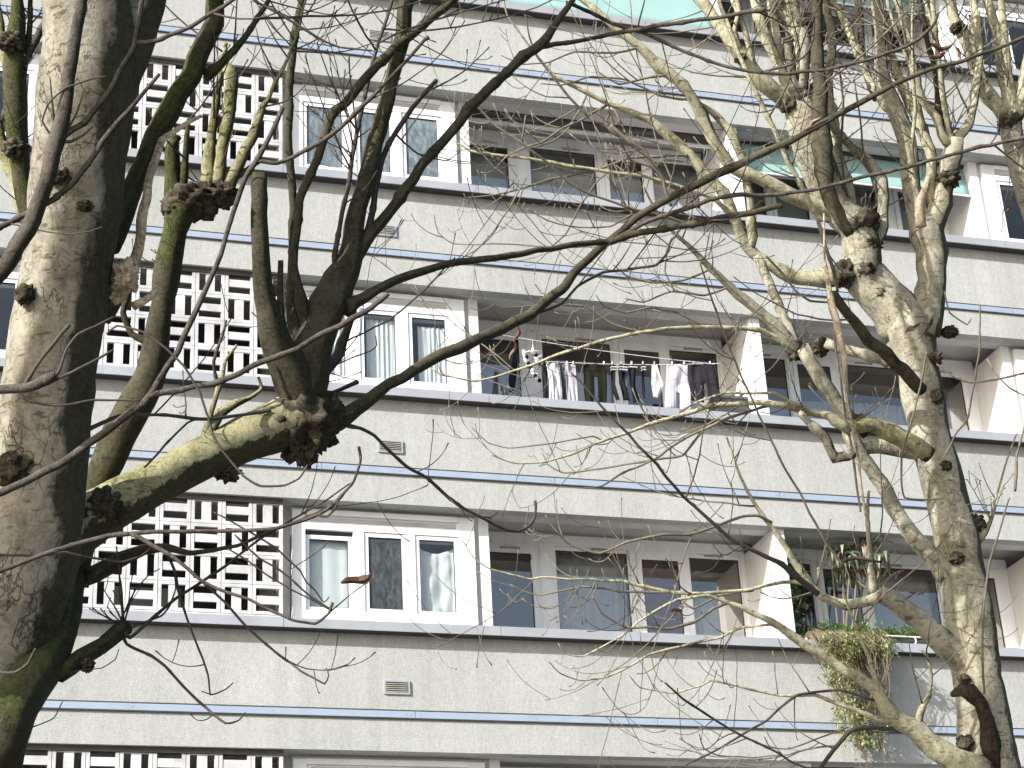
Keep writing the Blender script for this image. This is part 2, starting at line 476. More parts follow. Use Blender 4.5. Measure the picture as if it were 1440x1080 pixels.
for k in KS:
    z = zc(k)
    for (flip, c, b_) in ((0, 0, 'u0'), (1, 3.47, 'u1'), (1, -3.62, 'u2')):
        st_ = {1: 'k1', 2: 'k2', 3: 'k3'}.get(k, 'x') if b_ == 'u0' else 'x'
        bay(k, flip, c, st_)
        loggia(k, flip, c)
    # partition fins between neighbouring loggias
    for fx in (3.47,):
        part(MB().box(fx - .07, fx + .07, .07, D + .12, z + CT, z + 1.498 - .003), 'partition_wall', M['lightpaint'])
    part(MB().box(-10.85, -10.77, .07, D + .12, z + CT, z + 1.495), 'partition_wall', M['lightpaint'])
    # screens of square blocks in front of the stair landings
    for (sx, n) in ((-2.312, 8), (12.2, 9)):
        bs = .328; s = MB(); y0, y1 = .06, .095
        xl = sx - n * bs
        hts = [.188, .518, .848, 1.178, 1.442]
        for r in range(4):
            z0 = z + hts[r]; z1 = z + hts[r + 1] - .004
            for i in range(n):
                a1 = sx - i * bs - .003; a0 = a1 - bs + .006
                hor = (r + i) % 2 == 0
                e = .036; w = a1 - a0; h_ = z1 - z0
                top = r == 3
                s.box(a0, a0 + e, y0, y1, z0, z1); s.box(a1 - e, a1, y0, y1, z0, z1)
                s.box(a0 + e, a1 - e, y0, y1, z0, z0 + e)
                ze = z1 - (e if not top else .006)
                if not top or not hor: s.box(a0 + e, a1 - e, y0, y1, ze, z1)
                if hor:
                    m0 = z0 + (.12 if top else e + (h_ - 2 * e) * .5 - .045)
                    s.box(a0 + e, a1 - e, y0 + .006, y1 - .006, m0, m0 + .09)
                else:
                    m0 = (a0 + a1) / 2 - .05
                    s.box(m0, m0 + .1, y0 + .006, y1 - .006, z0 + e, ze)
        s.box(xl, sx, y0 + .004, y1, z + CT, z + .186)
        part(s, 'breeze_block_screen', M['block'])
        part(MB().box(xl, sx, .045, .13, z + 1.443, z + 1.494), 'screen_lintel', M['brown_metal'])
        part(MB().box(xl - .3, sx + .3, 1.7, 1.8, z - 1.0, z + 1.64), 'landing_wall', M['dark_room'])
        part(MB().box(xl + .9, xl + 1.75, 1.66, 1.698, z - 1.0, z + 1.0), 'landing_door', M['room'])
    # room backs and party walls
    part(MB().box(X0 + .01, X1 - .01, 4.2, 4.3, z - .98, z + 1.64), 'room_wall', M['room'])
    for pxx in (-2.25, -.04, 3.47, 7.0, -5.0, -7.2, 9.2):
        part(MB().box(pxx - .05, pxx + .05, D + .14, 4.19, z - .98, z + 1.645), 'party_wall', M['room'])

# ------------------------------------------------------------------ curtains
def curtain(name, label, mat, x0, x1, z0, z1, y, folds=7, amp=.02, seed=0, sag=0, slant=0, cat='curtain', group=None):
    nx, nzv = 60, 12
    s = MB()
    for j in range(nzv + 1):
        t = j / nzv
        for i in range(nx + 1):
            u = i / nx
            x = x0 + (x1 - x0) * u + slant * t * (u - .5)
            ztop = z1 - sag * math.sin(math.pi * u) * (1 if sag else 0)
            zz = z0 + (ztop - z0) * (1 - t)
            yy = y + amp * .75 * noise.noise(Vector((u * folds * 2.1 + seed * 3.7, t * .8, seed))) + amp * .3 * math.sin(2 * math.pi * folds * u + 2.3 * math.sin(5 * u + seed))
            if sag: yy += .035 * noise.noise(Vector((u * 3 + t * 4 + seed, t * 1.5 - u * 3, 2)))
            s.v.append(Vector((x, yy, zz)))
    for j in range(nzv):
        for i in range(nx):
            a = j * (nx + 1) + i; s.f.append((a, a + 1, a + nx + 2, a + nx + 1))
    o = s.build(name, mat, smooth=True); solidify(o, .003)
    return tag(o, label, cat, group)

z1_, z2_, z3_ = zc(1), zc(2), zc(3)
curtain('curtain', 'white sheet sagging like a swag in the right light of the lowest white bay window', M['net'], -.83, -.35, z1_ + .32, z1_ + 1.13, .275, 4, .02, 1, sag=.08)
curtain('curtain', 'plain grey-white net filling the tilted-open left light of the lowest bay window', M['net'], -2.03, -1.53, z1_ + .3, z1_ + 1.12, .29, 2, .008, 2)
curtain('curtain', 'pleated white net curtain in the middle light of the second-row bay window', M['net'], -1.31, -.92, z2_ + .3, z2_ + 1.14, .275, 6, .018, 3)
curtain('curtain', 'white net curtain with a top hem in the right light of the second-row bay window', M['net'], -.70, -.345, z2_ + .3, z2_ + 1.10, .275, 5, .018, 4)
curtain('curtain', 'white net curtain behind the dark stems, in the left light of the second-row bay window', M['net'], -2.03, -1.53, z2_ + .3, z2_ + 1.18, .275, 7, .018, 5)
curtain('curtain', 'grey sheer curtain across the wide pane of the lowest loggia', M['sheer'], 1.03, 1.93, z1_ - .9, z1_ + 1.45, D + .16, 9, .025, 6)
curtain('curtain', 'maroon curtain behind the narrow pane of the lowest loggia', M['red_curtain'], 2.05, 2.6, z1_ - .9, z1_ + 1.42, D + .16, 6, .02, 7)
curtain('curtain', 'half-height grey net in the last pane of the lowest loggia beside the white partition', M['sheer'], 2.68, 3.15, z1_ - .9, z1_ + .98, D + .13, 8, .015, 8)
for i, (a, b) in enumerate(((3.62, 4.3), (4.38, 4.92), (5.02, 5.95), (6.15, 6.78))):
    lab = ('half-height net in the first pane right of the second-row white partition', 'half-height net in the second-row loggia between the partition and the pale trunk',
           'wide half-height net just left of the pale trunk in the second-row loggia', 'half-height net just right of the pale trunk in the second-row loggia')[i]
    curtain('curtain', lab, M['sheer'], a, b, z2_ - .9, z2_ + .9 + .03 * i, D + .13, 8 + 3 * (i == 2), .015, 10 + i)
M['blind'] = mat_cloth('grey_blind', (.66, .68, .68), .06, 5, .3)
for i, (a, b_) in enumerate(((.2, .74), (1.02, 1.93), (2.06, 2.57), (2.68, 3.34))):
    lab = ('smooth grey blind in the door light of the third-row loggia, next to the pillar', 'wide smooth grey blind in the big pane of the third-row loggia', 'narrow grey blind in the casement of the third-row loggia', 'grey blind in the last pane of the third-row loggia, by the white partition')[i]
    curtain('roller_blind', lab, M['blind'], a, b_, z3_ - .9, z3_ + 1.42, D + .12, 2, .004, 30 + i, cat='blind')
for i, (a, b_) in enumerate(((.2, .74), (1.02, 1.93), (2.68, 3.34))):
    lab = ('grey net in the door light behind the black hanging garment of the second-row loggia', 'grey net behind the shirts in the wide pane of the second-row loggia', 'grey net behind the shorts in the last pane of the second-row loggia')[i]
    curtain('curtain', lab, M['sheer'], a, b_, z2_ - .9, z2_ + 1.1, D + .14, 6, .012, 40 + i)
for i, (a, b_) in enumerate(((3.62, 4.28), (4.38, 4.9), (5.02, 5.9), (6.2, 6.75))):
    lab = ('grey blind just right of the third-row partition, under the teal awning', 'second grey blind under the teal awning of the third row', 'widest grey blind under the teal awning of the third row', 'grey blind at the right end under the teal awning of the third row')[i]
    curtain('roller_blind', lab, M['blind'], a, b_, z3_ - .9, z3_ + 1.42, D + .12, 2, .004, 50 + i, cat='blind')
curtain('curtain', 'grey sheer curtain in the lowest loggia behind the hanging plants', M['sheer'], 5.05, 5.9, z1_ - .9, z1_ + 1.4, D + .16, 8, .02, 15)

# ------------------------------------------------------------------ awnings
def awning(name, label, x0, x1, ztop, zbot, ytop, ybot, k, mt='teal'):
    r = empty(name, ((x0 + x1) / 2, ytop, ztop), label, 'awning', 'teal awnings and blinds on the loggias')
    s = MB(); nx, nzv = 40, 8
    for j in range(nzv + 1):
        for i in range(nx + 1):
            u, t = i / nx, j / nzv
            s.v.append(Vector((x0 + (x1 - x0) * u, ytop + (ybot - ytop) * t + .008 * noise.noise(Vector((u * 8, t * 2, k))), ztop + (zbot - ztop) * t - .006 * math.sin(math.pi * u))))
    for j in range(nzv):
        for i in range(nx):
            a = j * (nx + 1) + i; s.f.append((a, a + 1, a + nx + 2, a + nx + 1))
    f = s.build('fabric', M[mt], r, r, True); solidify(f, .004)
    MB().tube([Vector((x0, ybot, zbot)), Vector((x1, ybot, zbot))], [.014, .014], 8).build('bottom_bar', M['white'], r, r)
    MB().box(x0 - .02, x1 + .02, ytop - .03, ytop + .09, ztop - .01, ztop + .06).build('cassette', M['dark_metal'], r, r)
    return r
awning('drop_awning', 'teal drop awning hanging across the third-row loggia behind the right-hand tree', 3.56, 6.90, z3_ + 1.47, z3_ + .985, .36, .27, 1)
awning('windbreak_awning', 'pale teal awning let right down over the top-row loggia at the upper edge', .10, 3.36, zc(4) + 1.43, zc(4) + .12, .30, -.02, 2, 'pale_teal')
awning('drop_awning', 'teal awning above the top-row loggia, upper right, showing only its lower edge', 3.58, 6.88, zc(4) + 1.47, zc(4) + 1.16, .36, .32, 3)
r = empty('rolled_awning', (1.7, .36, z3_ + 1.4), 'rolled-up black awning cassette with a pale bar under the ceiling of the third-row loggia', 'awning', 'teal awnings and blinds on the loggias')
MB().tube([Vector((.06, .40, z3_ + 1.505)), Vector((3.36, .40, z3_ + 1.505))], [.075, .075], 14).build('fabric_roll', M['dark_metal'], r, r, True)
MB().box(.08, 3.34, .43, .47, z3_ + 1.39, z3_ + 1.42).build('front_bar', M['lightpaint'], r, r)

# ------------------------------------------------------------------ laundry
MC = {}
def cm(name, col, var=.1, tr=.25):
    if name not in MC: MC[name] = mat_cloth('cloth_' + name, col, var, 14, tr)
    return MC[name]

def garment(name, label, cat, outline, y, mat, folds=4, amp=.015, seed=0, group=None, holes=None, nzv=16, nx=22):
    """outline: list of (z fraction rows) -> [(z, xl, xr), ...] from top to bottom, world metres"""
    s = MB(); rows = []
    for j in range(nzv + 1):
        t = j / nzv * (len(outline) - 1); i0 = min(int(t), len(outline) - 2); f = t - i0
        a, b = outline[i0], outline[i0 + 1]
        rows.append(tuple(a[q] + (b[q] - a[q]) * f for q in range(3)))
    for j, (zz, xl, xr) in enumerate(rows):
        t = j / nzv
        for i in range(nx + 1):
            u = i / nx
            yy = y + .22 * amp * (.35 + t) * math.sin(2 * math.pi * folds * u + seed + .8 * math.sin(5 * u)) + .035 * noise.noise(Vector((u * 2.6 + seed, t * 2.2, seed)))
            hem = .02 * noise.noise(Vector((u * 5, seed, 1))) * (t ** 2)
            s.v.append(Vector((xl + (xr - xl) * u, yy, zz + hem)))
    for j in range(nzv):
        for i in range(nx):
            a = j * (nx + 1) + i
            if holes and holes(i / nx, j / nzv): continue
            s.f.append((a, a + 1, a + nx + 2, a + nx + 1))
    o = s.build(name, mat, smooth=True); solidify(o, .004)
    return tag(o, label, cat, group)

YL = .30
def W(px, py, y=YL):
    p = on_y(px, py, y); return p.x, p.z
def rows(y, *r):
    out = []
    for (py, pl, pr) in r:
        a = on_y(pl, py, y); b = on_y(pr, py, y); out.append(((a.z + b.z) / 2, a.x, b.x))
    return out
GL = 'washing hung on the second-row loggia'
def peg_on(o, x, zt, y):
    p = MB().box(x - .006, x + .006, y - .012, y + .012, zt - .045, zt + .03)
    return p
split = lambda u, t: t > .45 and abs(u - .5) < .05 + .10 * (t - .45)
garment('trousers', 'long black sleeve or leg hanging beside the white door post, leftmost of the washing', 'clothing', rows(YL + .2, (478, 723, 729), (505, 721, 728), (530, 716, 727), (552, 716, 723)), YL + .2, cm('black', (.02, .02, .025)), 1, .01, 1, GL)
garment('dark_top', 'thin black garment directly left of the white pleated shirt', 'clothing', rows(YL, (509, 762, 770), (540, 763, 770), (562, 764, 771)), YL, cm('black', (.02, .02, .025)), 1, .008, 2, GL)
garment('shirt', 'white pleated shirt with dark collar and bright lit hem, hung between black and grey garments', 'clothing', rows(YL, (511, 768, 787), (535, 772, 790), (566, 773, 791)), YL, cm('white', (.60, .60, .62)), 4, .022, 3, GL)
garment('shirt', 'crumpled grey shirt between the two white garments', 'clothing', rows(YL + .05, (512, 788, 800), (540, 787, 799), (567, 787, 800)), YL + .05, cm('grey', (.11, .11, .13)), 2, .018, 4, GL)
garment('shirt', 'grey-and-white shirt with a dark red neckline, left of the olive trousers', 'clothing', rows(YL, (512, 795, 809), (535, 796, 811), (568, 798, 813)), YL, cm('palegrey', (.42, .41, .44)), 3, .02, 5, GL)
garment('trousers', 'dark olive trousers hung by the waist with an open wedge between the legs', 'clothing', rows(YL, (512, 820, 850), (530, 821, 853), (570, 823, 853)), YL, cm('olive', (.022, .023, .016)), 3, .02, 6, GL, split)
for i, (a, b, y1, lab) in enumerate(((859, 867, 562, 'first of the dark stockings with striped tops, next to the olive trousers'), (870, 881, 563, 'broadest dark stocking, with two white rings at its top'),
                                     (884, 895, 566, 'longest dark stocking with a white ring, third along the line'), (902, 907, 560, 'last thin dark stocking, left of the small white vest'))):
    d_ = 4 * (1 if i < 3 else 0)
    r_ = rows(YL, (513, a, b), (522, a, b - 1), (540, a + 1, b - 1), (553, a + 2 + d_ * .5, b + d_ * .6), (y1, a + 3 + d_, b + 1 + d_))
    r = empty('stocking', (r_[0][1], YL, r_[0][0]), lab, 'stocking', GL)
    o = garment('leg', None, None, r_, YL, cm('black', (.02, .02, .025)), 1, .008, 7 + i)
    o.parent = r; o.matrix_parent_inverse = Matrix.Translation(-Vector(r.location))
    for q in (0, 1) if i != 2 else (0,):
        zt = r_[0][0] - .03 - .035 * q
        MB().box(r_[0][1] - .002, r_[0][2] + .002, YL - .022, YL + .022, zt - .012, zt).build('stripe', cm('white', (.60, .60, .62)), r, r)
garment('vest', 'small white sleeveless vest tapering to a point, left of the lilac skirt', 'clothing', rows(YL, (513, 917, 924), (525, 917, 928), (540, 916, 933), (548, 917, 931), (559, 919, 926)), YL, cm('white', (.60, .60, .62)), 2, .012, 12, GL)
garment('skirt', 'lilac gathered top with bright white legs below, left of the dark shorts', 'clothing', rows(YL, (513, 938, 967), (535, 937, 968), (550, 936, 970), (576, 935, 972)), YL, cm('lilac', (.60, .57, .64)), 8, .014, 13, GL, lambda u, t: t > .68 and abs(u - .5) < .07)
garment('shorts', 'dark charcoal shorts at the right end of the washing line', 'clothing', rows(YL, (508, 969, 1003), (530, 969, 1008), (566, 970, 1015)), YL, cm('charcoal', (.035, .033, .042)), 4, .02, 14, GL, lambda u, t: t > .6 and abs(u - .52) < .03 + .16 * (t - .6))
# sock hanger with little socks
p0 = Vector((*W(750, 500, YL + .1), 0)); hx, hz = p0.x, p0.y
hg = empty('sock_hanger', (hx, YL + .1, hz), 'round peg hanger full of small white baby socks with dark toes', 'sock hanger', GL)
ring = [Vector((hx + .11 * math.cos(a), YL + .1 + .09 * math.sin(a), hz + .02)) for a in [i * math.pi / 8 for i in range(17)]]
MB().tube(ring, [.005] * 17, 6).build('ring', M['white'], hg, hg)
MB().tube([Vector((hx, YL + .1, hz + .02)), Vector((hx, YL + .1, hz + .2))], [.004, .004], 6).build('hook', M['white'], hg, hg)
for i, (px_, py_) in enumerate(((738, 497), (748, 499), (743, 512), (747, 528), (756, 530), (761, 518), (740, 506), (753, 512))):
    x_, z_ = W(px_, py_, YL + .1)
    yy = YL + .1 + (-.05 if i % 2 else .04)
    MB().tube([Vector((x_, yy, z_ + .06)), Vector((x_ + .004, yy, z_ + .01)), Vector((x_ + .025, yy - .015, z_ - .03))], [.022, .024, .02], 10).build('sock', cm('white', (.60, .60, .62)), hg, hg, True)
    MB().blob(Vector((x_ + .028, yy - .018, z_ - .034)), .025, i, .05).build('toe', cm('black', (.02, .02, .025)), hg, hg, True)
# lines
for i, (a, b, y_, lab) in enumerate((((688, 468), (1004, 512), .12, 'upper pale clothesline slanting across the second-row loggia'), ((762, 508), (1012, 511), YL, 'clothesline carrying the shirts and shorts on the second-row loggia'))):
    pa, pb = on_y(*a, y_), on_y(*b, y_)
    pts = [pa.lerp(pb, t / 12) + Vector((0, 0, -.03 * math.sin(math.pi * t / 12))) for t in range(13)]
    tag(MB().tube(pts, [.004] * 13, 6).build('clothesline', M['lightpaint']), lab, 'clothesline', 'clotheslines')
pgm = [simple('peg_wood', (.5, .42, .3)), simple('peg_grey', (.3, .3, .32)), M['white']]
for i, px_ in enumerate((770, 784, 797, 806, 822, 849, 861, 873, 888, 904, 920, 945, 962, 975, 998)):
    x_, z_ = W(px_, 510, YL)
    tag(MB().box(x_ - .006, x_ + .006, YL - .012, YL + .012, z_ - .022, z_ + .016).build('clothes_peg', pgm[(i * 7) % 3]), 'small clothes peg gripping washing on the second-row loggia line', 'peg', 'clothes pegs')
# dark storage box at the end of the loggia
xa, za = W(1009, 577, .32); xb, zb_ = W(1052, 560, .32)
bx = empty('storage_box', ((xa + xb) / 2, .42, za - .3), 'dark grey storage box beside the white partition, right of the shorts', 'box')
MB().box(xa, 3.39, .32, .58, za - .3, zb_ - .02).build('body', M['dark_metal'], bx, bx)
MB().box(xa - .012, 3.396, .31, .59, zb_ - .019, zb_ + .015).build('lid', simple('box_lid', (.07, .065, .07)), bx, bx)

# ------------------------------------------------------------------ planters and plants on the lowest right loggia
LG = {'low': mat_leaf('fern_leaf', (.06, .14, .02), (.14, .28, .05)), 'bush': mat_leaf('trailing_leaf', (.12, .16, .05), (.36, .40, .19)),
      'ivy': mat_leaf('ivy_leaf', (.03, .08, .02), (.12, .22, .05)), 'agave': mat_leaf('broad_leaf', (.10, .14, .09), (.33, .36, .25)),
      'dry': mat_leaf('dry_leaf', (.075, .034, .02), (.17, .085, .05)), 'brown': mat_leaf('brown_leaf', (.05, .022, .010), (.14, .06, .025)),
      'straw': mat_leaf('straw_leaf', (.28, .24, .12), (.42, .38, .2))}
M['stem'] = simple('plant_stem', (.16, .13, .08), .8)
M['wire'] = simple('white_wire', (.62, .6, .56), .5)
M['pot'] = simple('grey_plastic', (.10, .105, .115), .5)
M['potw'] = simple('pale_pot', (.6, .58, .54), .5)

def leaf(s, c, d, up, L, w, curl=.25):
    """small folded leaf of four faces"""
    d = d.normalized(); sd = d.cross(up)
    sd = sd.normalized() if sd.length > 1e-4 else d.orthogonal().normalized()
    n = sd.cross(d)
    b = len(s.v)
    s.v += [c, c + d * L * .45 + sd * w * .5 - n * curl * L * .1, c + d * L * .5 + n * w * .12, c + d * L * .45 - sd * w * .5 - n * curl * L * .1, c + d * L - n * curl * L * .45]
    s.f += [(b, b + 1, b + 2), (b, b + 2, b + 3), (b + 1, b + 4, b + 2), (b + 2, b + 4, b + 3)]

rnd = random.Random(5)
def rv(r=1.0): return Vector((rnd.uniform(-r, r), rnd.uniform(-r, r), rnd.uniform(-r, r)))

# planter boxes hung behind the coping
def planter(x0, x1, z, label):
    r = empty('planter_box', ((x0 + x1) / 2, .3, z), label, 'planter', 'planter boxes')
    s = MB(); s.box(x0, x1, .215, .228, z, z + .16); s.box(x0, x1, .392, .405, z, z + .16); s.box(x0, x0 + .012, .228, .392, z, z + .16); s.box(x1 - .012, x1, .228, .392, z, z + .16)
    s.box(x0 - .008, x1 + .008, .205, .215, z + .14, z + .165)
    s.build('trough', M['pot'], r, r)
    MB().box(x0 + .013, x1 - .013, .229, .391, z + .02, z + .13).build('soil', simple('soil', (.04, .03, .02), .95), r, r)
    return r
planter(3.86, 4.62, z1_ + .10, 'long grey planter trough of green ferns on the lowest right loggia')
planter(4.66, 5.34, z1_ + .10, 'grey planter trough behind the wire rail, just left of the pale trunk')
planter(6.60, 7.0, z1_ + .09, 'grey planter trough at the right edge of the photo, behind a wire rail')

def rail(x0, x1, label, loops):
    r = empty('wire_rail', ((x0 + x1) / 2, -.05, z1_ + .1), label, 'rail', 'bent wire rails on the coping')
    zt = z1_ + .235
    MB().tube([Vector((x0, .0, zt)), Vector((x1, .0, zt - .01))], [.009, .009], 6).build('top_wire', M['wire'], r, r)
    s = MB()
    for lx in loops:
        s.tube([Vector((lx, .0, zt)), Vector((lx - .01, -.02, z1_ + .16)), Vector((lx - .02, .06, z1_ + .107))], [.009] * 3, 6)
    s.build('upright', M['wire'], r, r)
    return r
rail(3.92, 5.30, 'bent white wire rail in front of the fern planters', (3.92, 4.5, 5.0))
rail(6.55, 7.02, 'short white wire rail at the right edge of the photo', (6.7,))
s = MB(); s.tube([Vector((3.60, -.02, z1_ + .12)), Vector((3.68, -.03, z1_ + .22)), Vector((3.76, -.02, z1_ + .15)), Vector((3.90, .0, z1_ + .23))], [.012] * 4, 6)
tag(s.build('wire_hook', M['wire']), 'crooked white wire bent over the coping beside the partition', 'wire')

# ferns
for i, (x_, w_, lab) in enumerate(((4.05, .10, 'bushy bright green herb at the left end of the fern trough'), (4.36, .13, 'low spreading fern in the middle of the long trough'), (4.84, .20, 'widest bright green fern in the trough left of the trunk'), (5.2, .08, 'small dark green tuft close against the trunk'))):
    r = empty('fern', (x_, .30, z1_ + .23), lab, 'plant', 'low green plants in the troughs')
    s = MB(); st = MB()
    for q in range(150):
        a = rnd.uniform(0, 6.28); e = rnd.uniform(.2, 1.3); L = rnd.uniform(.08, .24)
        d = Vector((math.cos(a) * math.cos(e), math.sin(a) * math.cos(e), math.sin(e)))
        b0 = Vector((x_ + rnd.uniform(-w_, w_), .30 + rnd.uniform(-.06, .06), z1_ + .25))
        st.tube([b0, b0 + d * L], [.0025, .001], 4, cap=False)
        for w in range(4): leaf(s, b0 + d * L * (.4 + .2 * w), (d + rv(.8)), Vector((0, 0, 1)), rnd.uniform(.035, .065), .024)
    s.build('foliage', LG['low'], r, r); st.build('stem', M['stem'], r, r)

# trailing bush that spills over the coping and hangs down the band
r = empty('trailing_bush', (4.0, -.15, z1_ + .1), 'straggly green trailing bush hanging over the lowest parapet, left of the pale trunk', 'plant')
s = MB(); st = MB(); dry = MB()
for q in range(230):
    x_ = 4.02 + rnd.gauss(0, .29); x_ = min(4.5, max(3.62, x_))
    p = Vector((x_, .05, z1_ + .16)); L = rnd.choice((.35, .5, .7, .95, 1.25, 1.5)) * rnd.uniform(.8, 1.1)
    out = rnd.uniform(.20, .62)
    pts = [p]; n = max(5, int(L / .09)); dx = rnd.uniform(-.10, .12) - (x_ - 4.02) * .45
    for i in range(1, n + 1):
        t = i / n
        y_ = .05 - out * min(1, t * 3.0) * (1 - .25 * t)
        pts.append(Vector((x_ + dx * t * L + .03 * math.sin(q + 9 * t), min(y_, -.16 if t * L > .12 else .05), z1_ + .16 + .14 * math.sin(min(1, t * 4) * 3.14) - L * t)))
    st.tube(pts, [.004 * (1 - .6 * i / n) for i in range(n + 1)], 5, cap=False)
    for i in range(1, n + 1):
        gap = noise.noise(pts[i] * 3.0 + Vector((3, 1, 2)))
        if gap < -.02: continue
        for w in range(5 if pts[i].z > z1_ - .8 else 4):
            tgt = dry if rnd.random() < (.10 + .12 * (i / n)) else s
            leaf(tgt, pts[i] + rv(.035), rv() + Vector((0, -.3, -.3)), Vector((0, 0, 1)), rnd.uniform(.045, .085), rnd.uniform(.018, .034))
s.build('foliage', LG['bush'], r, r); dry.build('dry_foliage', LG['straw'], r, r); st.build('stem', M['stem'], r, r)

# ivy climbing behind the partition
r = empty('climber', (3.7, .45, z1_ - .6), 'dark green broad-leaved climber in shade beside the lowest white partition', 'plant')
s = MB(); st = MB()
for q in range(12):
    x_ = 3.62 + rnd.uniform(0, .28); pts = [Vector((x_ + .05 * math.sin(q + t), .48 + .08 * math.cos(q * 2 + t), z1_ - .6 + t * .17)) for t in range(rnd.randint(7, 12))]
    st.tube(pts, [.005] * len(pts), 5, cap=False)
    for p in pts:
        for w in range(4): leaf(s, p + rv(.05), rv() + Vector((0, -.5, -.2)), Vector((0, 0, 1)), rnd.uniform(.07, .12), rnd.uniform(.05, .085))
s.build('foliage', LG['ivy'], r, r); st.build('stem', M['stem'], r, r)
pt = empty('flower_pot', (3.98, .5, z1_ + .05), 'slim pale pot standing behind the coping beside the dark climber', 'pot')
MB().tube([Vector((3.98, .5, z1_ - .1)), Vector((3.98, .5, z1_ + .42)), Vector((3.98, .5, z1_ + .45))], [.035, .05, .058], 14).build('body', M['potw'], pt, pt, True)
MB().tube([Vector((3.98, .5, z1_ + .435)), Vector((3.98, .5, z1_ + .455))], [.062, .062], 14).build('rim', M['potw'], pt, pt, True)

# tall drooping broad-leaved plant
r = empty('potted_dracaena', (4.35, .55, z1_ - .5), 'tall pale-leaved drooping plant standing behind the fern troughs', 'plant')
s = MB(); dry = MB(); st = MB()
for (px_, py_) in ((1185, 780), (1196, 772), (1215, 790), (1228, 768), (1205, 805), (1170, 800), (1240, 785)):
    h = on_y(px_, py_, .22)
    b0 = Vector((4.30 + rnd.uniform(-.08, .08), .50, z1_ - .45))
    st.tube([b0, b0.lerp(h, .5) + rv(.04), h], [.016, .012, .009], 6)
    for q in range(11):
        a = rnd.uniform(0, 6.28); d = Vector((math.cos(a), math.sin(a) * .7, rnd.uniform(-.2, .6))).normalized()
        L = rnd.uniform(.20, .36); pts = [h, h + d * L * .4 + Vector((0, 0, .03)), h + d * L * .75 - Vector((0, 0, .03)), h + d * L * .85 - Vector((0, 0, .16 * L / .25))]
        w = rnd.uniform(.045, .07); t = dry if rnd.random() < .16 else s
        sd = d.cross(Vector((0, 0, 1))).normalized() * w * .5
        n = len(t.v)
        for i, p in enumerate(pts):
            k_ = (.5, 1, .9, .05)[i]; t.v += [p + sd * k_, p + Vector((0, 0, -.008)), p - sd * k_]
        for i in range(3):
            for e in (0, 1): t.f.append((n + i * 3 + e, n + i * 3 + e + 1, n + i * 3 + e + 4, n + i * 3 + e + 3))
s.build('foliage', LG['agave'], r, r); dry.build('dry_foliage', LG['dry'], r, r); st.build('stem', M['stem'], r, r)
MB().tube([Vector((4.35, .55, z1_ - .8)), Vector((4.35, .55, z1_ - .45)), Vector((4.35, .55, z1_ - .43))], [.10, .14, .15], 16).build('pot', M['pot'], r, r, True)

# a nest of dry sticks lodged in a pollard head comes with the tree
# ------------------------------------------------------------------ trees
BK = {
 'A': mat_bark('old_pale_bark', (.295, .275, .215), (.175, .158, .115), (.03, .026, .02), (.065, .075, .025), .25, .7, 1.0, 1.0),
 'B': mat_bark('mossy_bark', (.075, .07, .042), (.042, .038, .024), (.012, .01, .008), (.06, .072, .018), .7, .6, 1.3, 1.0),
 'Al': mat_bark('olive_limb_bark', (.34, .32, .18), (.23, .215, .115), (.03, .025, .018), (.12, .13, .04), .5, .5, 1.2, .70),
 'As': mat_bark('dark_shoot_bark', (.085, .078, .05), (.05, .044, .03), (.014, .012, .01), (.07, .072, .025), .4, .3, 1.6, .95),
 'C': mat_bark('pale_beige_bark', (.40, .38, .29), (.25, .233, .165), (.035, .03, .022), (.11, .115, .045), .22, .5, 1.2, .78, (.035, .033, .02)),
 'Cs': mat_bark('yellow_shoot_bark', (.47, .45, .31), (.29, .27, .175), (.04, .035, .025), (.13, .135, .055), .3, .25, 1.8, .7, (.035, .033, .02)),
 'Ct': simple('olive_twig_bark', (.13, .115, .082), .85, .4, 5),
 'At': simple('dark_twig_bark', (.045, .037, .03), .85, .35, 6),
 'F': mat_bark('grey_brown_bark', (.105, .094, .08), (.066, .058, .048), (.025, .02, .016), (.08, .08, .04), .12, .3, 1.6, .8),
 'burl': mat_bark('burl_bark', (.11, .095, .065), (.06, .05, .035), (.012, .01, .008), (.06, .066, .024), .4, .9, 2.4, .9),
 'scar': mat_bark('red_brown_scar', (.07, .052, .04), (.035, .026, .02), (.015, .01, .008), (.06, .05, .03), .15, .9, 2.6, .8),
 'wood': mat_bark('broken_pale_wood', (.56, .47, .34), (.40, .31, .20), (.08, .05, .03), (.2, .15, .09), .2, .6, 2.2),
}
rt = random.Random(21)

def PL(txt):
    return [tuple(float(q) for q in w.split(',')) for w in txt.split()]

def cat(P, i, t, q):
    n = len(P); a, b, c, d = P[max(i - 1, 0)][q], P[i][q], P[min(i + 1, n - 1)][q], P[min(i + 2, n - 1)][q]
    return .5 * (2 * b + (c - a) * t + (2 * a - 5 * b + 4 * c - d) * t * t + (3 * b - a - 3 * c + d) * t ** 3)

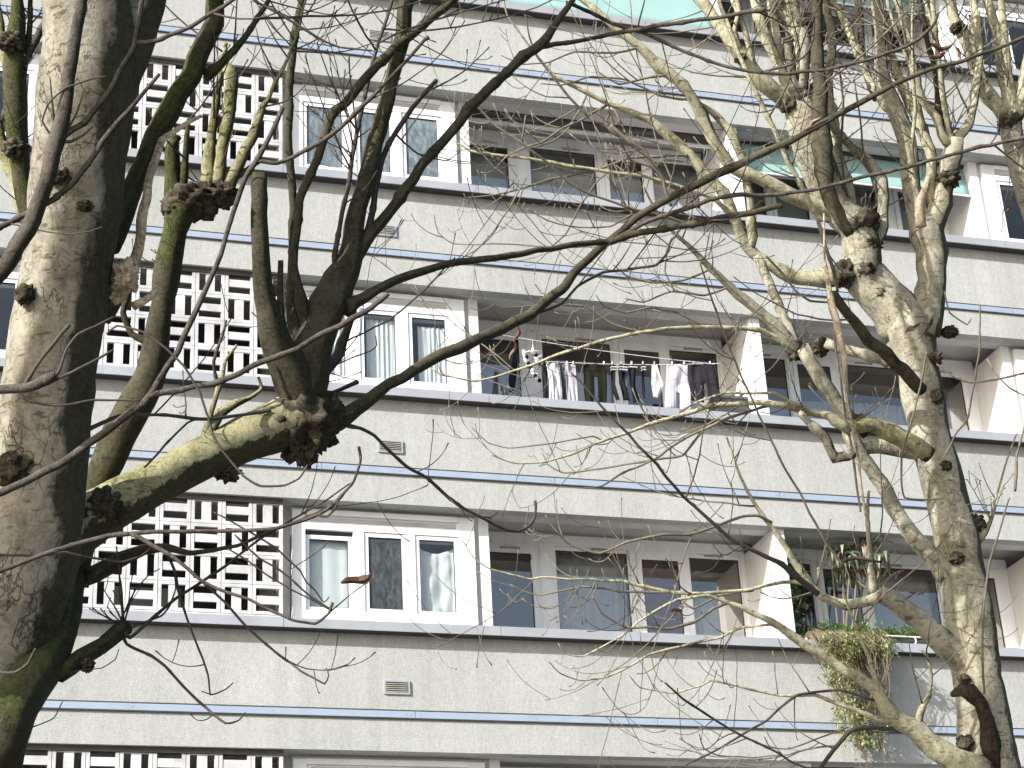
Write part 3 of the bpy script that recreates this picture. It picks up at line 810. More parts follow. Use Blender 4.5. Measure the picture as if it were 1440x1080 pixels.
class Tree:
    def __init__(s, name, label, base, dep, wander, group='bare trees in front of the block'):
        s.root = empty(name, base, label, 'tree', group); s.dep = dep; s.w = wander; s.reg = []; s.tw = MB(); s.host = []; s.nb = 0; s.slim = name == 'slim_tree' or 'right' in label
    def depth_near(s, x, y):
        best = None
        for (a, b, d) in s.reg:
            q = (a - x) ** 2 + (b - y) ** 2
            if best is None or q < best[0]: best = (q, d)
        return best[1] if best else s.dep(x, y)
    def branch(s, txt, mat, name='branch', d0=None, dd=None, sides=None, bump=.10, ext=None, tail=None, twigs=1, fit=False):
        P = PL(txt); n = len(P); rmax0 = max(p[2] for p in P)
        def th(r):
            q = min(1, max(0, (r - 3) / 4.5 if s.slim else (r - 4) / 8)); return r * (.66 + .34 * q * q * (3 - 2 * q))
        P = [(p[0], p[1], th(p[2])) for p in P]
        L = [0]
        for i in range(1, n): L.append(L[-1] + math.hypot(P[i][0] - P[i - 1][0], P[i][1] - P[i - 1][1]))
        if s.w == 0:
            dA = lambda x, y, t: s.dep(x, y)
        if d0 is None: d0 = s.depth_near(P[0][0], P[0][1]) if s.reg else s.dep(P[0][0], P[0][1])
        if dd is None: dd = rt.uniform(-1, 1) * s.w * min(1, L[-1] / 350)
        arc = rt.uniform(-1, 1) * s.w * .25 * min(1, L[-1] / 350)
        base_off = d0 - s.dep(P[0][0], P[0][1])
        pts, rad = [], []; kink = {}; kstep = rt.uniform(16, 26)
        for i in range(n - 1):
            seg = L[i + 1] - L[i]
            rm = max(P[i][2], P[i + 1][2])
            m = max(1, int(seg / max(5, min(rm * 1.1, 14))))
            for j in range(m + (i == n - 2)):
                t = j / m
                x, y, r = cat(P, i, t, 0), cat(P, i, t, 1), P[i][2] + (P[i + 1][2] - P[i][2]) * t
                if not fit:
                    x += (P[i][0] + (P[i + 1][0] - P[i][0]) * t - x) * .55; y += (P[i][1] + (P[i + 1][1] - P[i][1]) * t - y) * .55
                u = (L[i] + seg * t) / max(L[-1], 1)
                d = s.dep(x, y) + base_off * (1 - u * (1 if fit else 0)) + dd * u + arc * math.sin(math.pi * u)
                d += .004 * noise.noise(Vector((u * 11, x * .01, y * .01)))
                p = at(x, y, d); k = d / FPX
                wob = min(r, 5) * k * .20
                s_ = L[i] + seg * t; kk = int(s_ / kstep); kf = s_ / kstep - kk
                if kk not in kink: kink[kk] = Vector((rt.uniform(-1, 1), rt.uniform(-1, 1), rt.uniform(-1, 1)))
                if kk + 1 not in kink: kink[kk + 1] = Vector((rt.uniform(-1, 1), rt.uniform(-1, 1), rt.uniform(-1, 1)))
                kv = kink[kk].lerp(kink[kk + 1], kf)
                if name != 'trunk' and 0 < u < 1: p = p + kv * k * min(2.2, .55 + .16 * r)
                p = p + Vector((noise.noise(p * 9), noise.noise(p * 9 + Vector((7, 0, 0))), noise.noise(p * 9 + Vector((0, 7, 0))))) * wob
                pts.append(p); rad.append(r * k)
                s.reg.append((x, y, d))
        if ext is None and P[-1][1] <= 8: ext = 1.1
        if ext:
            t = (pts[-1] - pts[-3]).normalized()
            b0, r0 = pts[-1], rad[-1]
            for q in range(1, 9):
                v = q / 8; pts.append(b0 + t * ext * v + Vector((.05 * math.sin(v * 3), 0, .12 * v * v))); rad.append(r0 * (1 - .75 * v))
        if tail: pts = [Vector(p) for p, _ in tail] + pts; rad = [q for _, q in tail] + rad
        rmax = max(p[2] for p in P)
        sd = sides or (26 if rmax > 40 else 18 if rmax > 18 else 12 if rmax > 7 else 8 if rmax > 3 else 6)
        # node swellings
        if rmax < 16:
            for q in range(2, len(rad) - 2):
                if rt.random() < .10: rad[q] *= rt.uniform(1.1, 1.3)
        if rmax0 >= 2.6 or name != 'branch':
            o = MB().tube(pts, rad, sd, bump if rmax > 4 else .06, 9 if rmax < 12 else 5, True, len(s.reg) % 97).build(name, mat, s.root, s.root, True)
            s.nb += 1
        else:
            s.tw.tube(pts, rad, 5, 0, 6, True); o = None
        if twigs: s.host.append((pts, rad, rmax, twigs))
        return o
    def twig(s, p, d, L, r0, depth=0, hook=.5):
        n = max(5, int(L / .035)); pts = [p]; rad = [r0]; q = p.copy(); v = d.normalized()
        hk = Vector((rt.uniform(-.3, .3), rt.uniform(-.25, .25), 1)).normalized() * hook
        for i in range(n):
            t = (i + 1) / n
            v = (v + hk * (.62 * t / n * 5) + Vector((rt.gauss(0, .05), rt.gauss(0, .05), rt.gauss(0, .04)))).normalized()
            q = q + v * (L / n); pts.append(q.copy()); rad.append(max(.0016, r0 * (1 - .6 * t)))
            if depth > 0 and i > 0 and rt.random() < .24:
                sd = v.cross(Vector((rt.uniform(-1, 1), rt.uniform(-1, 1), rt.uniform(-1, 1)))).normalized()
                s.twig(q.copy(), v * .55 + sd, L * rt.uniform(.25, .55), rad[-1] * .75, depth - 1, hook)
        rad[-1] = max(rad[-1], .0030)      # bud
        s.tw.tube(pts, rad, 5, 0, 6, True)
    def side_twigs(s, per_m, lmin, lmax, rmin=.0028, rmax_=.0050, depth=1, hook=.5):
        for pts, rad, rm, w in s.host:
            if rm > 13: continue
            Ls = sum((pts[i + 1] - pts[i]).length for i in range(len(pts) - 1))
            k = per_m * Ls * w; k = int(k) + (rt.random() < k - int(k))
            for _ in range(k):
                i = int(len(pts) * (.12 + .86 * rt.random())); i = min(max(i, 1), len(pts) - 2)
                t = (pts[i + 1] - pts[i - 1]).normalized()
                sd = t.cross(Vector((rt.uniform(-1, 1), rt.uniform(-1, 1), rt.uniform(-1, 1)))).normalized()
                d = t * rt.uniform(.35, .9) + sd
                r0 = min(rad[i] * .6, rt.uniform(rmin, rmax_))
                s.twig(pts[i] + sd * rad[i] * .6, d, rt.uniform(lmin, lmax), max(r0, .0024), depth, hook)
    def burl(s, px, py, r, seed=1, ry=1, toward=0, mat='burl', amp=.5, name='burl', d=None):
        dd = (d or s.depth_near(px, py)) - toward; k = dd / FPX
        return MB().blob(at(px, py, dd), (r * k, r * k, r * k * ry), seed, amp, 2.3, (34, 22)).build(name, BK[mat], s.root, s.root, True)
    def shoots(s, px, py, n, L0, L1, spread=.6, r=.005):
        d = s.depth_near(px, py); p = at(px, py, d)
        for _ in range(n):
            v = Vector((rt.uniform(-1, 1) * spread, rt.uniform(-1, 1) * spread - .1, rt.uniform(.3, 1)))
            s.twig(p + v * .02, v, rt.uniform(L0, L1), r * rt.uniform(.5, 1), 1, .15)
    def leaf(s, px, py, L, ang, mat='brown', d=None, w=.3):
        dd = (d or s.depth_near(px, py)); p = at(px, py, dd); m = MB()
        v = MR * math.cos(ang) + MU * math.sin(ang) + MF * rt.uniform(-.3, .3); sd = v.cross(MF).normalized(); nn = sd.cross(v)
        n = 6; b = 0
        for i in range(n + 1):
            t = i / n; wd = w * L * (math.sin(math.pi * (t * .86 + .07)) ** .8) * (.7 + .4 * rt.random())
            c = p + v * L * t + nn * L * .22 * math.sin(t * 3 + .5) + sd * L * .12 * math.sin(t * 5)
            m.v += [c + sd * wd * .5 + nn * wd * .35, c, c - sd * wd * .5 + nn * wd * .45]
        for i in range(n):
            for e in (0, 1): m.f.append((i * 3 + e, i * 3 + e + 1, i * 3 + e + 4, i * 3 + e + 3))
        m.build('leaf', LG[mat], s.root, s.root)
    def done(s, mat):
        if s.tw.v:
            o = s.tw.build('twigs', mat, s.root, s.root, True); o['kind'] = 'stuff'

def vert_tail(px, py, d, r, lean=(0, 0), flare=1.3):
    """trunk continued straight down to the ground below the picture"""
    p = at(px, py, d); k = d / FPX; out = []
    for q in range(9):
        t = q / 8
        out.append((Vector((p.x + lean[0] * (1 - t), p.y + lean[1] * (1 - t), -.2 + (p.z - .15 + .2) * t)), r * k * (1 + (flare - 1) * (1 - t) ** 3)))
    return out

shade = lambda x, y: min(8.75, 8.38 / (1 - .000323 * (x - 720)))

# ---- A: the big left tree
bA = at(-60, 1080, 7)
A = Tree('pollarded_tree', 'large pale peeling tree at left, its thick limb ending in a dark knob of shoots', (bA.x - .1, bA.y, 0), shade, .10)
tlA = vert_tail(-62, 1080, 6.72, 66, (-.1, 0), 1.5)
A.branch("-62,1078,66 -40,1010,65 -14,953,62 10,890,64 26,830,68 40,780,72 50,720,70 54,693,68 60,627,67 65,560,65 74,493,64 85,427,63 98,345,63 107,275,67 112,213,66 118,150,68 124,83,66 124,33,62 118,-20,56", BK['A'], 'trunk', tail=tlA, bump=.07, ext=2.2, twigs=0, sides=36)
A.branch("140,150,46 158,90,46 176,45,44 192,0,40 205,-30,36", BK['A'], d0=6.98, dd=.08, ext=1.8, twigs=0)
A.branch("30,800,66 66,766,54 110,738,42 165,707,35 220,680,32 270,652,30.5 320,628,31 365,608,34 405,592,39 445,576,36", BK['Al'], d0=7.0, twigs=0)
A.burl(428, 592, 44, 3, 1.1, .02, amp=.45); A.burl(425, 632, 24, 5, .9, amp=.6); A.burl(462, 575, 22, 8, .9, amp=.6); A.burl(318, 664, 17, 4, .6, .0, amp=.7); A.burl(300, 658, 10, 9, .8, amp=.7)
A.burl(452, 612, 20, 12, 1.0, amp=.7); A.burl(385, 605, 26, 13, .9, .02, amp=.5)
A.burl(148, 712, 24, 6, 1.0, .08, amp=.6); A.burl(105, 725, 18, 7, .8, .1, amp=.6)
A.burl(22, 660, 26, 11, .9, .14, amp=.5); A.burl(36, 414, 14, 12, .9, .15, amp=.5); A.burl(88, 252, 17, 14, .6, .155, amp=.7); A.burl(120, 290, 10, 15, .6, .16, amp=.7)
# stems of the knob
A.branch("425,585,34 420,550,32 408,520,29 392,490,23 380,460,18 371,420,15 368,380,13 366,340,12 365,300,12 364,262,12 365,243,11", BK['As'], twigs=.4)
A.branch("425,560,33 432,515,33 440,480,31 452,448,29 470,412,26 485,380,21 494,345,16 505,290,12.5 515,252,12 523,218,12 533,185,11.5 541,152,11 551,110,10.5 558,80,11 566,45,11 572,0,11", BK['As'], twigs=.5)
A.branch("402,520,16 397,475,11 394,440,7 394,400,6 395,366,5.5", BK['burl'], twigs=0)
A.branch("420,525,15 414,470,12 411,430,9 411,360,7.5 412,300,7.5 408,240,7.5 406,180,7 408,120,7 412,60,7 424,0,6.5", BK['As'])
A.branch("432,505,15 428,450,11 418,400,8 413,370,7 420,283,7.5 433,252,7.5 447,218,8 457,190,7.5 468,160,8 488,142,8 513,113,8 547,74,8 580,47,8 613,20,8 640,-3,8", BK['As'])
A.branch("478,395,7 470,360,6 478,320,5 484,285,5 490,255,5 495,222,5 500,193,5 510,150,5 518,115,4.5 524,85,4 533,55,4 552,0,4", BK['F'])
A.branch("492,360,8 508,343,6.5 519,318,6.5 525,288,6.5 528,265,6 536,230,5.5 547,202,5.5 562,177,5.5 578,154,5.5 595,132,5 613,113,5", BK['F'], twigs=.4)
A.branch("485,385,14 505,352,11 525,326,9.5 547,300,9 573,263,9 597,227,8.5 630,190,8.5 663,150,8.5 697,117,8 730,87,8 763,57,8.5 780,37,7 800,10,6 812,-10,5", BK['As'], twigs=.8)
A.branch("760,66,6 797,60,5 847,50,5 897,41,5 960,31,5 1010,25,4.5 1060,16,5 1076,14,6", BK['F'], twigs=.4)
A.branch("797,4,4.5 830,17,4.5 863,33,4.5 907,47,4.5 960,72,4 993,85,4 1027,95,4 1070,101,4.5 1110,103,4.5 1160,98,4 1210,87,4 1260,72,4 1293,55,4 1312,35,3.5 1320,18,3", BK['F'], ext=0, twigs=.4)
A.branch("1076,100,3 1110,92,2.6 1133,77,2.6 1143,53,2.4 1145,24,2", BK['F'], twigs=0)
A.branch("450,592,24 476,590,14 500,573,11 547,543,9 580,521,9 613,503,9 653,487,9.5 697,467,9 737,446,9 763,427,8.5 790,407,8 807,383,8 833,358,7.5 863,333,7 893,308,7 927,286,7 960,269,7 993,253,7.5 1027,238,8 1043,230,7 1068,217,7 1100,203,6.5 1133,187,6 1167,167,6 1210,143,6 1243,127,5.5 1293,103,5 1327,92,4.5 1377,78,4 1440,52,4 1500,30,3", BK['As'], twigs=.5, ext=0)
A.branch("865,335,5 902,316,4.5 943,300,5 980,288,5 1010,278,4.5 1042,274,5 1087,275,4.5 1120,270,4 1160,263,4 1210,250,4 1260,238,4 1293,230,4 1327,220,4 1377,207,4 1440,193,4 1490,180,3", BK['F'], twigs=.4)
A.branch("485,432,15 500,424,9.5 530,407,8 573,389,8 613,377,7 647,368,7 697,363,6.5 747,354,6 813,343,6 860,338,6.5 893,328,6.5 927,323,6.5 960,317,6.5 993,312,6.5 1027,305,6.5 1060,298,6 1100,289,5", BK['As'], twigs=.5)
A.branch("757,440,3 790,427,3 813,402,3 847,383,3 897,377,3 923,373,3 937,357,2.6 945,335,2.2", BK['At'])
A.branch("476,596,5 507,602,4 527,613,3.6 547,633,3.6 573,657,3.6 600,673,3.6 630,700,3.6 653,715,3.4 678,729,3.2 695,738,3.2 712,745,3 728,747,3 743,741,3 751,732,3 753,717,2.8 752,704,3.6", BK['At'], twigs=.2)
A.branch("440,565,10 447,537,9 460,518,9 478,498,9 482,480,8.5 488,463,7.5 497,436,7", BK['F'], twigs=0)
A.branch("480,500,3 488,480,2 513,467,2 547,450,2 572,430,2 597,407,2 620,383,2 640,362,1.6", BK['At'], twigs=.5)
A.branch("455,556,4 480,547,4.2 503,537,5", BK['F'], twigs=0)
A.branch("470,515,1.8 497,503,1.5 522,493,1.5 530,485,1.3 528,472,1.2", BK['At'], twigs=0)
# limb behind the crotch, rising to the upper edge
A.branch("150,345,20 170,300,18 186,262,15 202,228,14 218,190,16 235,160,17 250,132,15 266,108,15 285,70,14 300,32,14 302,0,13", BK['B'], d0=7.06, dd=.1, twigs=.5)
A.branch("290,105,10 310,90,8 330,70,7 350,45,6 372,12,5 384,-20,5", BK['B'], twigs=.8)
A.branch("140,446,17 155,420,17 170,396,15", BK['B'], d0=6.98, dd=.0, twigs=0)
A.branch("165,402,14 178,384,11 188,366,9.5 193,350,9 203,290,8 215,235,7.5 226,198,7 240,188,5.5 262,175,5 283,163,4", BK['wood'], d0=6.98, dd=.05, twigs=0, bump=.3)
A.branch("125,604,5 167,584,4 217,583,3.6 267,588,4.2 300,590,4 350,582,3.6 380,577,3", BK['At'], d0=6.95, dd=.15, twigs=.3)
A.branch("280,640,9 293,590,6 307,547,5 313,530,4.2 317,508,3.6 333,485,3", BK['Al'], twigs=0)
A.branch("283,625,10 310,582,8.5 333,567,7.5 350,560,5 367,547,4 363,530,3", BK['Al'], twigs=0)
A.branch("307,545,4 302,527,3.6 300,507,3.6 313,473,3 318,450,2.6", BK['F'], twigs=0)
A.branch("275,590,2.4 262,595,2.2 233,625,2.6 203,657,2.2", BK['At'], twigs=0)
A.burl(176, 388, 18, 41, 1.2, .04, 'wood', .6, 'broken_stub'); A.burl(163, 410, 14, 42, 1.2, .03, 'wood', .6, 'broken_stub')
A.branch("188,430,9 200,425,8 212,416,8 222,408,7", BK['wood'], d0=6.96, dd=0, twigs=0, bump=.3)
A.shoots(430, 555, 5, .1, .35); A.shoots(395, 470, 4, .1, .3); A.shoots(300, 665, 4, .03, .08, 1)
A.side_twigs(6.5, .14, .6, depth=1); A.side_twigs(1.3, .5, 1.2, .004, .006, depth=1, hook=.35)
A.leaf(520, 808, .095, 3.55, 'brown', 6.2, .34)
A.leaf(728, 458, .07, 4.6, 'dry', 8.2); A.leaf(724, 482, .07, 4.5, 'dry', 8.2); A.leaf(752, 458, .035, 4.2, 'dry', 8.2)
A.done(BK['At'])

# ---- B: dark mossy stem behind it
bB = at(-70, 1200, 6.4)
Bt = Tree('mossy_tree', 'dark mossy stem curving up behind the big left trunk, knotted heads at mid-height', (bB.x, bB.y, 0), lambda x, y: 7.35 + .0006 * x - .95 * min(1, max(0, (y - 745) / 285)), .10)
Bt.branch("-10,1078,38 2,1030,37 38,962,33 70,920,29 84,885,25 96,825,23 112,780,20 128,715,20 145,660,22 168,608,25 196,560,24 212,525,21 222,460,18.5 228,427,16 234,393,19 238,360,19 246,325,17 252,300,22 258,285,24", BK['B'], 'trunk', tail=vert_tail(-12, 1080, 6.39, 38, (-.25, 0)), bump=.12, twigs=0)
Bt.branch("66,940,12 87,947,14 113,927,12.5 143,907,11.5 165,890,12.5 176,882,13", BK['B'], twigs=0)
Bt.burl(123, 936, 10, 3, .9, .03, amp=.5)
Bt.burl(275, 283, 32, 4, .6, 0, amp=.5); Bt.burl(312, 275, 22, 5, .7, 0, amp=.5); Bt.burl(250, 290, 22, 6, .9, 0, amp=.5)
Bt.branch("245,285,14 243,240,11 243,205,9 250,190,8", BK['B'])
Bt.branch("256,280,9 259,240,7 263,190,5.5 266,165,4", BK['B'])
Bt.branch("293,268,13 294,245,11 297,190,8 302,150,7 312,95,6 318,60,5", BK['Al'])
Bt.branch("304,262,12 311,222,9 320,172,9.5 325,130,10 326,105,10 318,92,9", BK['Al'])
Bt.branch("320,265,11 328,245,9.5 340,222,9 354,198,8.5 364,165,8 370,147,6.5 377,140,4.5 390,110,4 403,85,3.6 420,42,3 428,5,2.6", BK['Al'])
Bt.branch("318,272,8 330,252,6 348,238,5.5 366,225,5", BK['As'], twigs=0)
Bt.branch("222,500,9 205,480,8 185,470,6 172,440,6 180,410,7", BK['B'], twigs=0)
Bt.branch("118,812,14 135,806,13 167,788,12 200,773,9 233,770,7.5 267,777,5.5 300,773,4.5 333,767,4 367,753,3.4 400,740,3 433,727,3 462,715,2.4", BK['As'], twigs=.4)
Bt.branch("225,768,4.5 240,785,4 253,790,3.6 283,817,3.4 317,847,3.2 343,877,3 367,900,3 400,927,3 433,950,2.6 457,961,2.2 462,950,1.8 459,940,1.5", BK['At'], twigs=.3)
Bt.branch("222,768,4 235,778,3.6 247,807,3.2 253,840,3 267,880,2.6 283,920,2.6 293,950,2.2 297,977,2 317,970,1.6 328,960,1.2", BK['At'], twigs=.3)
Bt.branch("297,977,1.6 283,972,1.2", BK['At'], twigs=0)
Bt.branch("172,893,5 177,905,3.4 213,923,3.2 233,937,3.2 260,967,3 283,990,3 317,1017,2.6 335,1013,1.8 345,1002,1.3", BK['At'], twigs=.3)
Bt.branch("174,888,6 183,897,4 207,877,4 233,854,3.6 253,837,3.6 300,807,3.2 333,783,2.8 373,753,2.6 400,738,2.2 430,720,2 462,702,1.8 492,680,1.5", BK['As'], twigs=.5)
Bt.branch("168,885,3 171,868,2.4 177,858,2.2 190,830,1.8 210,808,1.4 225,800,1.1", BK['At'], twigs=0)
Bt.branch("176,886,3 200,877,2.6 227,866,2.2 240,850,2 247,828,1.6 245,805,1.2", BK['At'], twigs=0)
Bt.branch("60,955,2 83,952,1.4 110,943,1.3 143,940,1.2 163,927,1.2 167,913,1", BK['At'], twigs=0)
Bt.branch("40,1024,2 60,1017,1.4 77,1009,1.3 88,987,1.2", BK['At'], twigs=0)
Bt.shoots(174, 880, 9, .08, .3); Bt.shoots(285, 262, 6, .1, .4); Bt.shoots(240, 390, 3, .05, .2, 1)
Bt.side_twigs(6, .12, .5, depth=1); Bt.side_twigs(1.2, .4, .9, .004, .006, depth=1, hook=.4)
Bt.done(BK['At'])

# ---- F: tree with an added unseen trunk past the left edge; its branches cross the big trunk
q1 = at(348, 250, 6.9) + Vector((-1.9, -1, 1.12)) * 1.7; q2 = at(288, 760, 6.9) + Vector((-1.9, -1, 1.12)) * 1.7  # unseen trunk added here, position and lean aimed to shade the big trunk
qa = lambda z: q2 + (q1 - q2) * ((z - q2.z) / (q1.z - q2.z))
pF = qa(0)
F = Tree('foreground_tree', 'bare tree with unseen trunk past the left edge, its grey-brown branches crossing the big trunk', (pF.x, pF.y, 0), lambda x, y: 5.3 + .0002 * max(x, -400), .12)
F.reg.append((-1000, 480, 5.3))
fz = [-.1, .3, .8, 1.5, 2.5, 3.5, 4.5, 5.5, 6.5, 7.5, 8.5, 9.5, 10.5]
MB().tube([qa(z_) for z_ in fz], [.25, .21, .19, .18, .178, .176, .174, .172, .17, .165, .155, .13, .08], 24, .08, 4).build('trunk', BK['A'], F.root, F.root, True)
F.branch("-1000,480,40 -860,470,34 -600,480,28 -380,490,24 -240,480,20 -140,450,16 -60,430,14 -10,393,12 15,362,12 33,333,12 47,310,12 67,253,11.5 75,217,11.5 82,193,12.5 90,157,10.5 100,93,10 110,33,9.5 115,0,9", BK['F'], twigs=.3, tail=[(qa(3.3), .09)])
F.branch("84,195,8 92,190,6.5 117,172,6.2 133,153,6.2 157,123,6.2 173,93,6 190,63,6 196,33,5.5 200,0,5", BK['F'], twigs=.3)
F.branch("192,60,5.5 205,61,5 233,52,4.6 267,37,4.6 300,17,4.5 327,0,4", BK['F'], twigs=.3)
F.branch("78,205,4 75,190,2.8 75,157,2.2 70,108,1.6", BK['At'], twigs=0)
F.branch("76,205,3 71,190,2.2 60,170,2.2 67,147,2 93,123,2 127,112,2 150,107,1.6", BK['At'], twigs=0)
F.branch("86,198,4 93,187,2.8 107,160,2.2 118,126,1.6", BK['At'], twigs=0)
F.branch("86,200,4 100,199,3 117,190,2.4 130,178,1.8", BK['At'], twigs=0)
F.branch("-240,480,13 -140,400,10 -60,350,8 0,320,6 33,303,5.8 67,285,6.2 100,260,5.8 123,230,5.6 150,193,5.6 173,163,5 200,133,4.5 224,104,4", BK['F'], twigs=.3)
F.branch("-500,486,20 -300,560,14 -150,570,10 -40,552,8 0,548,7.5 33,547,8 67,535,9 79,528,8.5", BK['F'], twigs=0)
F.branch("76,530,5 84,520,3.8 95,490,3 110,470,3 135,458,3 160,446,2.6", BK['At'], twigs=.2)
F.branch("35,542,5 48,520,4 60,502,3.8 75,483,4 86,468,4.4 97,456,4.6", BK['At'], twigs=0)
F.branch("78,534,4 100,524,3.2 133,507,3 160,492,2.6", BK['At'], twigs=0)
F.branch("30,556,4 40,564,3.2 83,570,3 133,563,2.6 197,563,2", BK['At'], twigs=0)
F.branch("-600,482,22 -400,640,16 -200,720,11 -60,708,8 0,694,7.2 33,680,7.2 83,653,7.4 117,630,7.2 167,593,7.2 200,567,7 218,545,7 233,520,6.4 250,493,6.2 267,457,6 287,410,5.6 310,358,5.2 327,300,5 347,247,5.2 364,222,6 377,197,5 397,150,5", BK['F'], twigs=.3)
F.branch("210,556,6.5 240,551,6.2 267,545,6 317,533,6 367,510,6 395,500,5.8 420,488,5.6 447,473,6 480,457,6 500,445,6 522,432,6 546,413,5", BK['F'], twigs=.3)
F.branch("364,227,5 390,229,4.4 413,221,4.5 447,202,5 480,178,5 513,147,5 523,137,4.6 547,112,4 567,90,4 597,57,4 603,52,5", BK['F'], twigs=.3)
F.branch("150,470,2.4 165,458,2 200,467,2.6 233,490,2.6 260,517,2.6 280,550,2.6 293,587,2.6 300,613,2.6 320,643,2.6 343,670,2.6 367,683,2.6 400,683,2.2 420,673,2 432,654,2", BK['At'], twigs=.2)
F.branch("-300,650,14 -150,790,9 -60,820,6 0,803,5 50,783,5.2 100,767,5.2 150,755,5 200,750,4.6 267,747,4.2 333,747,4 383,743,4 410,737,3.6 443,724,3.6 462,714,3.8 473,705,4.2 483,693,3.2 497,676,2.8 507,648,2.6 505,628,3.4", BK['F'], twigs=.2)
F.branch("438,727,3 447,724,2.6 460,726,2.6 470,717,2.6 476,704,2.4", BK['At'], twigs=0)
F.branch("185,751,5.4 197,756,5 217,768,5 240,781,4.6 260,797,4 283,817,3.6 317,833,3.6 350,843,3.2 383,860,3.2 417,873,3.2 443,877,3.2 463,862,3.2 468,847,3.8", BK['F'], twigs=.2)
F.branch("462,862,2 488,840,1.5 513,822,1.3 532,809,1", BK['At'], twigs=0)
F.branch("-150,785,6 -60,790,4 0,780,3.2 50,782,2.7 93,777,2.7 133,785,2.7 173,790,2.6 200,780,2.5 213,770,2.2", BK['F'], twigs=.2)
F.branch("-150,790,7 -60,920,4 0,945,2.8 20,945,3 40,933,3 50,912,2.6", BK['F'], twigs=.2)
F.branch("300,720,1.6 352,748,2 390,772,2.4 405,787,2.2 422,803,2 430,818,2 442,829,1.8 455,847,1.5 463,839,1.2", BK['At'], twigs=0)
F.branch("330,752,2 365,785,2.2 390,800,2.3 413,818,2.4 438,840,2.5 465,857,2.5", BK['At'], twigs=.2)
F.branch("320,772,1.8 350,790,2 380,811,2 413,830,2 440,844,2 463,857,2", BK['At'], twigs=0)
F.branch("410,800,1.3 417,795,1.5 438,782,1.5 455,770,1.5 463,760,1.4", BK['At'], twigs=0)
F.branch("355,0,2.6 393,20,3 427,40,3 457,58,2.6 480,67,2.2 523,71,2", BK['At'], twigs=.4)
F.side_twigs(1.8, .08, .35, depth=0)
F.done(BK['At'])

# ---- E: stems at the upper left corner
E_ = Tree('mossy_sapling_stems', 'slim mossy stems in the upper left corner, left of the big trunk', (at(-40, 1080, 9.4).x, at(-40, 1080, 9.4).y, 0), lambda x, y: 9.4, .15)
E_.branch("-40,1078,24 10,900,24 55,680,23 66,500,21 58,380,19 48,320,16 34,270,13 29,240,13 25,200,15 22,150,16 20,105,17 21,60,15 24,30,11 25,0,9", BK['B'], 'trunk', tail=vert_tail(-40, 1080, 9.4, 24), bump=.2, twigs=0)
E_.branch("34,310,8 26,270,9 13,233,9.5 2,200,9 -8,160,9", BK['Al'])
E_.branch("4,170,7.5 8,158,7 27,113,7 43,67,7 63,30,7 83,0,7", BK['F'], twigs=.4)
E_.branch("14,110,9 4,60,8 -6,0,8", BK['Al'])
E_.branch("28,120,8 40,60,6 43,0,5", BK['B'])
E_.burl(22, 210, 17, 3, .7, .05); E_.burl(16, 60, 18, 4, .7, .05)
E_.shoots(20, 60, 8, .1, .5, 1); E_.shoots(25, 200, 4, .1, .4, 1)
E_.side_twigs(2.0, .1, .4)
E_.done(BK['At'])

# ---- C: the pale tree on the right
bC = at(1392, 1080, 9.5)
C = Tree('pollarded_tree', 'pale beige knobbly tree with a forked trunk on the right, many slim upright shoots', (bC.x, bC.y, 0), lambda x, y: 9.5 - .0004 * (540 - y) * 0, .42)
C.branch("1390,1078,43 1385,1020,38 1375,953,34 1366,887,35 1361,837,34 1350,787,32 1341,740,31 1331,700,30 1320,660,30 1307,610,28 1298,560,30 1293,520,28 1286,493,32 1279,462,40 1276,440,42", BK['C'], 'trunk', tail=vert_tail(1390, 1080, 9.5, 43, (.1, 0)), bump=.10, twigs=0, sides=32)
C.branch("1276,462,38 1255,432,34 1230,405,31 1211,378,31 1212,350,28 1206,320,25 1186,300,23 1166,272,23 1150,235,24 1140,200,26 1131,168,26 1126,145,24 1124,128,15 1123,120,8", BK['C'], dd=-.10, twigs=0, bump=.13)
C.branch("1290,460,34 1303,430,25 1311,395,20 1308,355,23 1300,325,25 1290,295,16 1281,262,13 1277,225,13 1274,195,13 1262,165,13 1248,133,12 1240,100,10 1236,50,8 1233,0,8", BK['C'], dd=.08, twigs=.3)
C.branch("1303,335,20 1316,300,17 1326,268,14 1333,243,14 1339,215,14 1343,192,12", BK['C'], dd=-.05, twigs=0, bump=.14)
C.burl(1128, 138, 25, 3, .7, .0, amp=.32); C.burl(1110, 146, 15, 31, .8, .03, amp=.35); C.burl(1143, 143, 13, 32, .8, .03, amp=.4); C.burl(1216, 312, 22, 5, .75, .03, amp=.38); C.burl(1200, 318, 15, 33, .7, .05, amp=.4); C.burl(1188, 385, 20, 6, .8, .04); C.burl(1334, 252, 15, 7, .8, .03, amp=.6)
C.burl(1120, 492, 15, 8, .9, 0, amp=.6); C.burl(1155, 488, 12, 9, 1, 0, amp=.6); C.burl(1205, 600, 17, 10, .9, 0, amp=.5); C.burl(1218, 380, 14, 11, .7, .08, amp=.6)
C.burl(1237, 410, 9, 12, 1, .09); C.burl(1316, 503, 9, 13, 1, .1); C.burl(1318, 558, 9, 14, 1.1, .1); C.burl(1335, 467, 12, 15, .6, .0); C.burl(1356, 955, 9, 16, .8, .1); C.burl(1345, 785, 11, 17, .8, .1)
C.burl(1225, 345, 14, 18, .6, .06); C.burl(1372, 735, 13, 19, .8, .0); C.burl(1330, 655, 8, 20, .9, .1); C.burl(1356, 1045, 12, 21, .9, .105, amp=.45)
